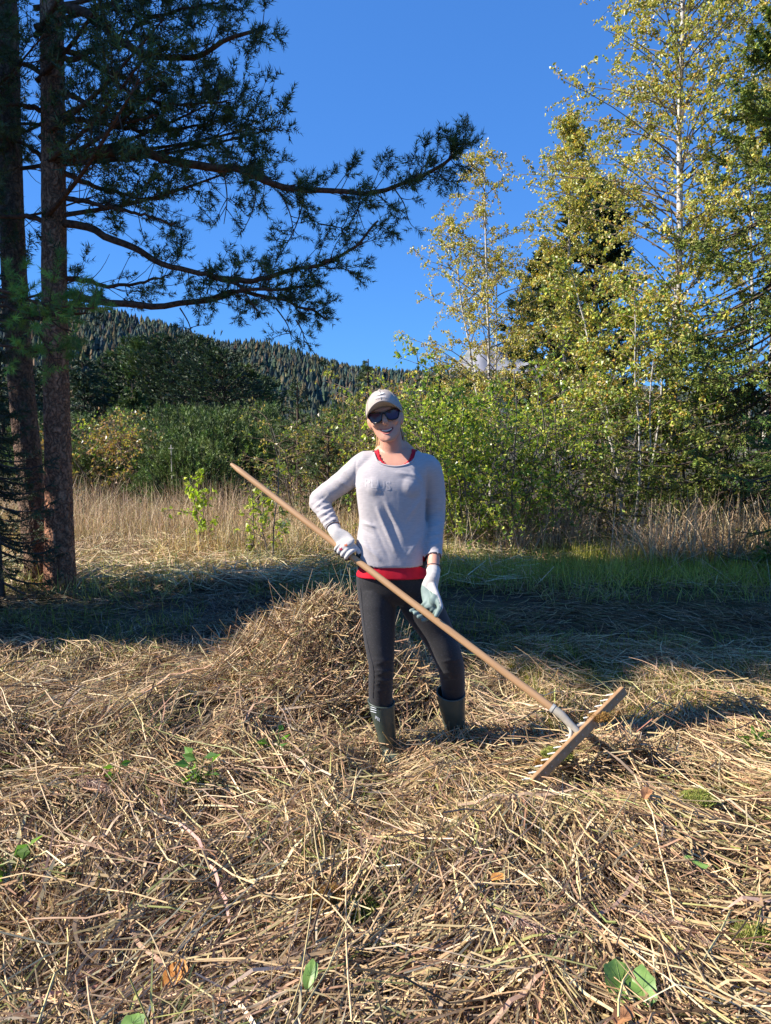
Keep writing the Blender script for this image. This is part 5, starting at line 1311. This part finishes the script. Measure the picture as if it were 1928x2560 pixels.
n = 26000; x, y = scatter(n, 1.35, 4.6, 1.0); n = len(x); both(x, y, L=rng.uniform(.012, .05, n), rad=rng.uniform(.0014, .0040, n), layer=rng.random(n)**1.4*.075, tilt=rng.normal(size=n)*.5, seg=2, flat=True, dirn=rng.random(n)*6.28)
emit('hay', parts)
# the heap
heap = thing('hay_heap', (PILE[0], PILE[1], 0), 'waist-high heap of raked dry reed straw behind the woman\'s legs', 'hay heap')
a = np.linspace(0, 2*np.pi, 64, endpoint=False); rr = np.linspace(0.001, 1.25, 34); A_, R_ = np.meshgrid(a, rr)
hx_ = PILE[0]+R_*np.cos(A_); hy_ = PILE[1]+R_*np.sin(A_); hz_ = ground_h(hx_, hy_)+pile_h(hx_, hy_)-.045; k = 64
i = np.arange(len(rr)-1)[:, None]*k; j = np.arange(k)[None]; F = np.stack([i+j, i+(j+1) % k, i+k+(j+1) % k, i+k+j], -1).reshape(-1, 4)
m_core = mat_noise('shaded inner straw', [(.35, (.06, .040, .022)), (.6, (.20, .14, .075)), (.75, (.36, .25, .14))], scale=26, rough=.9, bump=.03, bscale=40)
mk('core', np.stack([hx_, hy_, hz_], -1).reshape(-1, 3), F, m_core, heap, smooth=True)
def on_pile(n):
    x = PILE[0]+rng.normal(size=n)*.46; y = PILE[1]+rng.normal(size=n)*.42; m_ = pile_h(x, y) > .05; return x[m_], y[m_]
x, y = on_pile(7500); n = len(x); pparts.append(lay(x, y, rng.uniform(.10, .40, n), rng.uniform(.0014, .0032, n), -.02+rng.random(n)*.08, rng.normal(size=n)*.55, seg=4))
x, y = on_pile(10000); n = len(x); pparts.append(lay(x, y, rng.uniform(.08, .28, n), rng.uniform(.002, .005, n), rng.random(n)*.06, rng.normal(size=n)*.5, seg=4, flat=True, bendk=.4))
x, y = on_pile(420); n = len(x); pparts.append(lay(x, y, rng.uniform(.30, .55, n), rng.uniform(.002, .0034, n), .01+rng.random(n)*.05, rng.normal(size=n)*.4, seg=6, bendk=.15))
emit('straw', pparts, parent=heap)
# mown shaded ground behind, lying straw and short grass
parts = []
palMnShade = [tuple(np.array(c)*.62) for c in palH]+[(.09, .09, .025), (.13, .085, .04)]; wMn = [.10, .06, .14, .16, .06, .16, .03, .05, .10, .14]  # straw darkened to deepen the tree shadow, with dark mulch tones added
n = 26000; x, y = scatter(n, 4.75, 7.9, .95, .60); n = len(x); parts.append(lay(x, y, rng.uniform(.08, .30, n), rng.uniform(.0018, .0040, n), rng.random(n)**1.5*.05, rng.normal(size=n)*.22, seg=3, flat=True, pal=palMnShade, w=wMn))
n = 13000; x, y = scatter(n, 7.2, 10.8, .9, .60); n = len(x); parts.append(lay(x, y, rng.uniform(.12, .40, n), rng.uniform(.0022, .0050, n), rng.random(n)**1.5*.06, rng.normal(size=n)*.22, seg=3, flat=True, pal=palH, w=wH))
n = 20000; x, y = scatter(n, 7.2, 15, 1.0, .58); n = len(x); mm = x < 1.6+.0*y; x = x[mm]; y = y[mm]; n = len(x); parts.append(lay(x, y, rng.uniform(.2, .6, n), rng.uniform(.003, .006, n), .02+rng.random(n)*.12, rng.normal(size=n)*.25, seg=3, flat=True, pal=[(.66, .52, .32), (.58, .42, .24), (.46, .31, .18), (.50, .46, .22)], w=None))
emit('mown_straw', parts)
# grass: clumps of green and yellow green blades
palGr = [(.18, .22, .03), (.28, .30, .04), (.40, .36, .07), (.11, .15, .028), (.48, .38, .11)]
parts = []
def grass(n, y0, y1, h0, h1, thr, sc_=1.3, seed=7, wd=.004, pal=palGr, xr=None, lean=.5, sd=2):
    x, y = scatter(n, y0, y1, .95, .60); n = len(x)
    if xr: x = rng.uniform(*xr, n)
    m_ = vnoise(x*sc_+31, y*sc_+17, sd) > thr; x = x[m_]; y = y[m_]; n = len(x)
    return upright(x, y, rng.uniform(h0, h1, n), wd*rng.uniform(.6, 1.4, n), pal, None, lean)
parts.append(grass(26000, 1.4, 5.2,   .03, .11, .52, 1.7, wd=.0030))
parts.append(grass(16000, 3.6, 5.2, .03, .10, .35, 1.2, wd=.0045, xr=(.8, 3.0)))
parts.append(grass(20000, 4.9, 9.0, .04, .14, .48, 1.0, wd=.0050))
parts.append(grass(16000, 6.6, 11, .08, .30, .40, .8, wd=.006, pal=[(.26, .29, .06), (.40, .38, .10), (.52, .44, .18), (.16, .21, .045)]))
parts.append(grass(16000, 7.3, 9.4, .08, .26, .22, 1.0, wd=.0065, xr=(.2, 5.6), lean=.6, pal=[(.34, .36, .05), (.50, .46, .08), (.20, .25, .04), (.56, .46, .13)]))
emit('grass', parts, m_grass)
# standing dry reeds and tall sedge
palRd = [(.42, .28, .18), (.52, .37, .23), (.32, .21, .14), (.62, .48, .31), (.36, .29, .14)]
parts = []
n = 15000; y = rng.uniform(10.5, 16.5, n); x = rng.uniform(-.60, .05, n)*y-.2; m_ = vnoise(x*.9, y*.9, 3) > .40; x, y = x[m_], y[m_]; n = len(x)
parts.append(upright(x, y, rng.uniform(.20, .85, n)*np.clip((y-8.5)/4, .45, 1), rng.uniform(.005, .010, n), palRd, None, .40, 4))
n = 3200; y = rng.uniform(8.8, 12, n); x = rng.uniform(-.5, .0, n)*y; parts.append(upright(x, y, rng.uniform(.25, .70, n), rng.uniform(.004, .008, n), palRd+[(.52, .40, .20)], None, .4, 4))
n = 9000; y = rng.uniform(8.6, 11.5, n); x = y*rng.uniform(.0, .60, n)+.25; m_ = vnoise(x*1.3+2, y*1.3, 4) > .45; x, y = x[m_], y[m_]; n = len(x); parts.append(upright(x, y, rng.uniform(.3, .95, n), rng.uniform(.005, .010, n), palRd, None, .55, 4))
n = 1500; y = rng.uniform(8.4, 9.8, n); x = y*rng.uniform(.36, .58, n); parts.append(upright(x, y, rng.uniform(.4, .95, n), rng.uniform(.008, .016, n), [(.50, .36, .20), (.60, .46, .28), (.40, .28, .16)], None, .5, 5, .6))
n = 9000; y = rng.uniform(8.6, 13.5, n); x = rng.uniform(-.58, .02, n)*y; m_ = vnoise(x*.8+7, y*.8, 1) > .42; x, y = x[m_], y[m_]; n = len(x)
parts.append(upright(x, y, rng.uniform(.12, .40, n), rng.uniform(.005, .010, n), [(.56, .36, .13), (.60, .44, .18), (.46, .28, .10), (.36, .36, .08)], None, .6, 4))
emit('reeds', parts)
# pinkish reed plumes lying in the hay
def plume(u, v, ang, L, lab):
    p = P(u, v, 3.0); d = p-np.array((0, 0, CAMZ)); g = np.array((0, 0, CAMZ))+d*(-(CAMZ-.09)/d[2]); x0, y0 = g[0], g[1]; z0 = surf(x0, y0)+.085
    o = thing('reed_plume', (x0, y0, z0), lab, 'reed plume')
    q = np.linspace(0, 1, 10); ax_ = np.array((math.cos(ang), math.sin(ang), .02)); pt = np.array((x0, y0, z0))+ax_*(q[:, None]-.5)*L+np.array((0, 0, -.03))*(q[:, None]-.5)**2*4
    V, F = tubes(pt[None], np.linspace(.003, .0012, 10)[None], 5); mk('stalk', V, F, m_straw, o, cols=np.broadcast_to(np.array((.50, .35, .22)), V.shape))
    n = 620; s = .25+.75*rng.random(n); c = np.stack([np.interp(s*9, np.arange(10), pt[:, k_]) for k_ in range(3)], 1); dd = norm(ax_*1.1+rng.normal(size=(n, 3))*.55); l = .055*(1.2-s)*rng.uniform(.6, 1.3, n)+.012
    q2 = np.linspace(0, 1, 3)[None, :, None]; V, F = ribbons(c[:, None]+dd[:, None]*q2*l[:, None, None]+np.array((0, 0, -.02))*q2**2, np.broadcast_to(np.array([.0016, .0022, .0006])[None], (n, 3)), rdir(n))
    mk('spikelets', V, F, m_straw, o, cols=rep(pick([(.42, .27, .20), (.50, .34, .26), (.34, .21, .16)], n), 6), kind='stuff')
plume(1370, 2010, .5, .38, 'pinkish brown feathery reed plume lying below the near end of the rake')
plume(1650, 2330, -.6, .40, 'long feathery reed plume above the big green leaf')
plume(1300, 2360, -.7, .34, 'feathery reed plume left of the big green leaf')
plume(225, 1985, -.5, .30, 'pale reed plume lying in the straw at the left')
plume(210, 2430, .7, .26, 'small reddish reed plume near the bottom left')
# broad leaves and other small things in the hay
m_green = mat_noise('fresh green leaf', [(.35, (.085, .17, .035)), (.65, (.17, .27, .06))], scale=30, rough=.45, bump=.001, bscale=90)
m_orange = mat_noise('orange dead leaf', [(.35, (.42, .17, .04)), (.65, (.60, .30, .08))], scale=40, rough=.6, bump=.002, bscale=90)
m_brown = mat_noise('brown dead leaf', [(.35, (.22, .10, .045)), (.65, (.36, .18, .08))], scale=40, rough=.6, bump=.002, bscale=90)
m_yel = mat_noise('yellow leaf', [(.35, (.62, .42, .05)), (.65, (.80, .58, .08))], scale=40, rough=.6)
m_moss = mat_attr('moss', rough=.9, spec=.1, var=.3, scale=60)
def onground(u, v, z):
    d = norm(P(u, v, 3.0)-np.array((0, 0, CAMZ))); zz = z
    for _ in range(6):
        g = np.array((0, 0, CAMZ))+d*((CAMZ-zz)/-d[2]); zz = float(surf(g[0], g[1]))+z
    return g
def broad_leaf(name, u, v, size, mat, lab, ang=0., asp=1.0, tilt=(.1, -.35), z=.10, fold=.18):
    g = onground(u, v, z); o = thing(name, g, lab, 'leaf')
    nr, na = 8, 40; a = np.linspace(0, 2*np.pi, na, endpoint=False); Vs = []
    for r in np.linspace(.02, 1, nr):
        rad = size*r*(1-.22*np.exp(-((a-math.pi)/.35)**2)*r+.05*np.sin(a*7)*r+.02*np.sin(a*13)*r); x_ = rad*np.cos(a); y_ = rad*np.sin(a)*asp
        zz = np.abs(y_)*fold+size*.10*np.sin(a*3+1)*r*r-size*.02*(np.abs(np.sin(a*4.5))**8)*r
        Vs.append(np.stack([x_*math.cos(ang)-y_*math.sin(ang), x_*math.sin(ang)+y_*math.cos(ang), zz], 1))
    V = np.vstack(Vs); V[:, 2] += V[:, 0]*tilt[0]-V[:, 1]*tilt[1]*1.0; V = V+g
    i = np.arange(nr-1)[:, None]*na; j = np.arange(na)[None]; F = np.stack([i+j, i+(j+1) % na, i+na+(j+1) % na, i+na+j], -1).reshape(-1, 4)
    bl = mk('blade', V, F, mat, o, smooth=True)
    vn = []
    for th in (0, .5, -.5, 1.05, -1.05, 1.7, -1.7):
        q = np.linspace(.05, .88, 8); idx = [(int(round(r*(nr-1))), int(round(((th) % (2*np.pi))/(2*np.pi)*na)) % na) for r in q]
        vn.append(np.array([V[i_*na+j_]+np.array((0, 0, .0012)) for i_, j_ in idx]))
    V2, F2 = tubes(np.array(vn), np.broadcast_to(np.linspace(.0012, .0005, 8)[None]*size/.08, (7, 8)), 4); mk('veins', V2, F2, mat, o)
    return o
broad_leaf('green_leaf', 1552, 2462, .046, m_green, 'largest fresh green leaf, round and veined, lying in the hay at the bottom right', .6, .85, (-.3, -.75), z=.085, fold=.3)
broad_leaf('green_leaf', 1606, 2474, .038, m_green, 'crumpled darker half of a green leaf against the largest one', -.9, .7, (.5, -.8), z=.085, fold=.6)
broad_leaf('green_leaf', 776, 2440, .028, m_green, 'pale green leaf hanging on edge in the hay near the bottom middle', 1.3, .7, (.2, -.8), z=.10, fold=.35)
broad_leaf('green_leaf', 330, 2560, .030, m_green, 'small bright green leaf at the very bottom left of the middle', .3, .7, z=.08)
broad_leaf('orange_leaf', 437, 2445, .036, m_orange, 'curled orange leaf near the bottom left', .8, .8, (.2, -.6), z=.10, fold=.5)
broad_leaf('orange_leaf', 1243, 2195, .022, m_orange, 'small orange red leaf scrap in the lower right hay', .2, .6, z=.10, fold=.5)
broad_leaf('brown_leaf', 1616, 1986, .028, m_brown, 'dark reddish brown curled leaf below the rake', .9, .7, z=.11, fold=.6)
broad_leaf('brown_leaf', 1558, 2545, .030, m_brown, 'brown curled leaf at the bottom edge', .4, .6, z=.09, fold=.6)
broad_leaf('yellow_leaf', 793, 1583, .018, m_yel, 'tiny bright yellow leaf on the hay heap', .4, .8, (.1, -.9), z=.06)
broad_leaf('green_leaf', 1738, 2155, .040, m_green, 'narrow grey green leaf in the hay at the right', -.6, .25, z=.12)
def herb(u, v, lab, n=9, s=.05, z=.03):
    g = onground(u, v, z); o = thing('nettle_plant', g, lab, 'plant')
    m = n; a = rng.random(m)*6.283; c = g+np.stack([np.cos(a), np.sin(a), 0*a], 1)*s*rng.random((m, 1))*1.6+np.array((0, 0, 1))*rng.random((m, 1))*.09
    V, F = leaves(c, norm(np.stack([np.cos(a), np.sin(a), .25+0*a], 1)), s*1.3, s*.85, .15)
    mk('leaves', V, F, m_bleaf, o, cols=rep(pick([(.09, .18, .035), (.14, .25, .05)], m), 4))
    V, F = tubes(np.stack([np.broadcast_to(g-np.array((0, 0, .04)), c.shape), c], 1), np.full((m, 2), .0015), 3); mk('stems', V, F, m_bleaf, o, cols=np.broadcast_to(np.array((.15, .24, .06)), V.shape))
herb(500, 1945, 'green nettle plant growing through the hay at the left', 16, .05, .06); herb(690, 1870, 'small nettle plant left of the green boots', 7, .04, .06); herb(290, 1948, 'two round green leaves in the hay near the left plume', 4, .035, .07)
herb(30, 2190, 'dark green nettle clump at the left edge', 22, .05, .03); herb(1895, 1870, 'yellow green plant at the right edge of the clearing', 14, .05, .06)
def moss(u, v, r, pal, lab, n=2600, z=.03, Y=None):
    g = onground(u, v, z) if Y is None else P(u, v, Y); o = thing('moss_clump', g, lab, 'moss'); a = rng.random(n)*6.283; q = rng.random(n)**.5*r; lump = .5+.8*vnoise(np.cos(a)*q*40+9, np.sin(a)*q*40, 4)
    c = g+np.stack([q*np.cos(a), q*np.sin(a)*.8, (1-(q/r)**2)*r*.55*lump], 1); V, F = needles(c, norm(rdir(n)*.6+np.array((0, 0, .8))), .012, 4, .014, .004, .9)
    mk('fronds', V, F, m_moss, o, cols=rep(pick(pal, n, .25), 12), kind='stuff')
mg = [(.20, .24, .05), (.28, .30, .07), (.34, .30, .10)]; mb = [(.34, .19, .06), (.42, .25, .08), (.26, .15, .05)]
moss(818, 2255, .065, mb, 'rusty brown moss clump in the hay', z=.05); moss(900, 2280, .06, [(.10, .12, .03), (.16, .17, .04)], 'dark moss clump beside the rusty one', z=.04)
moss(1392, 1893, .060, mg, 'yellow green moss torn up against the rake teeth below the socket', 1800, Y=2.99); moss(1500, 1800, .040, mb, 'small brown moss ball caught on the rake beam', 1300, Y=3.0); moss(1362, 1915, .035, mb, 'brown moss scrap beside the lower rake teeth', 900, Y=2.93)
moss(1745, 2005, .06, mg, 'pale green moss clump in the hay at the right', z=.05); moss(1885, 2350, .055, mg, 'green moss clump near the right edge, low', z=.05)
moss(1475, 1725, .06, mb, 'brown moss tuft behind the rake handle end', z=.03); moss(1420, 1700, .07, mg, 'moss tuft in the sun beside the lower handle', z=.02)
# cut stump and marker in the mown grass
sp_ = bpos(616, 8.9); st_ = thing('tree_stump', sp_, 'small cut stump standing in the mown grass left of the woman', 'stump')
V, F = tubes(np.array([[sp_, sp_+np.array((0, 0, .10)), sp_+np.array((.01, 0, .22))]]), np.array([[.06, .048, .045]]), 12); mk('bark', V, F, m_bark_d, st_, smooth=True)
m_cutw = mat_plain('cut wood', (.45, .34, .22), .8); aa = np.linspace(0, 2*np.pi, 12, endpoint=False); mk('cut_face', [sp_+np.array((.01+.044*math.cos(q), .044*math.sin(q), .222)) for q in aa]+[sp_+np.array((.01, 0, .224))], [(i, (i+1) % 12, 12) for i in range(12)], m_cutw, st_)
mp_ = bpos(427, 14.5); mk_ = thing('marker_post', mp_, 'thin white marker post with a cross bar before the mountain pines', 'post'); zt = hat(1112, 14.5)
V, F = tubes(np.array([[mp_, np.array((mp_[0], mp_[1], zt))]]), np.full((1, 2), .012), 8); mk('post', V, F, m_white, mk_); V, F = tubes(np.array([[[mp_[0]-.05, mp_[1]-.014, zt-.07], [mp_[0]+.05, mp_[1]-.014, zt-.07]]]), np.full((1, 2), .008), 6); mk('crossbar', V, F, m_white, mk_)
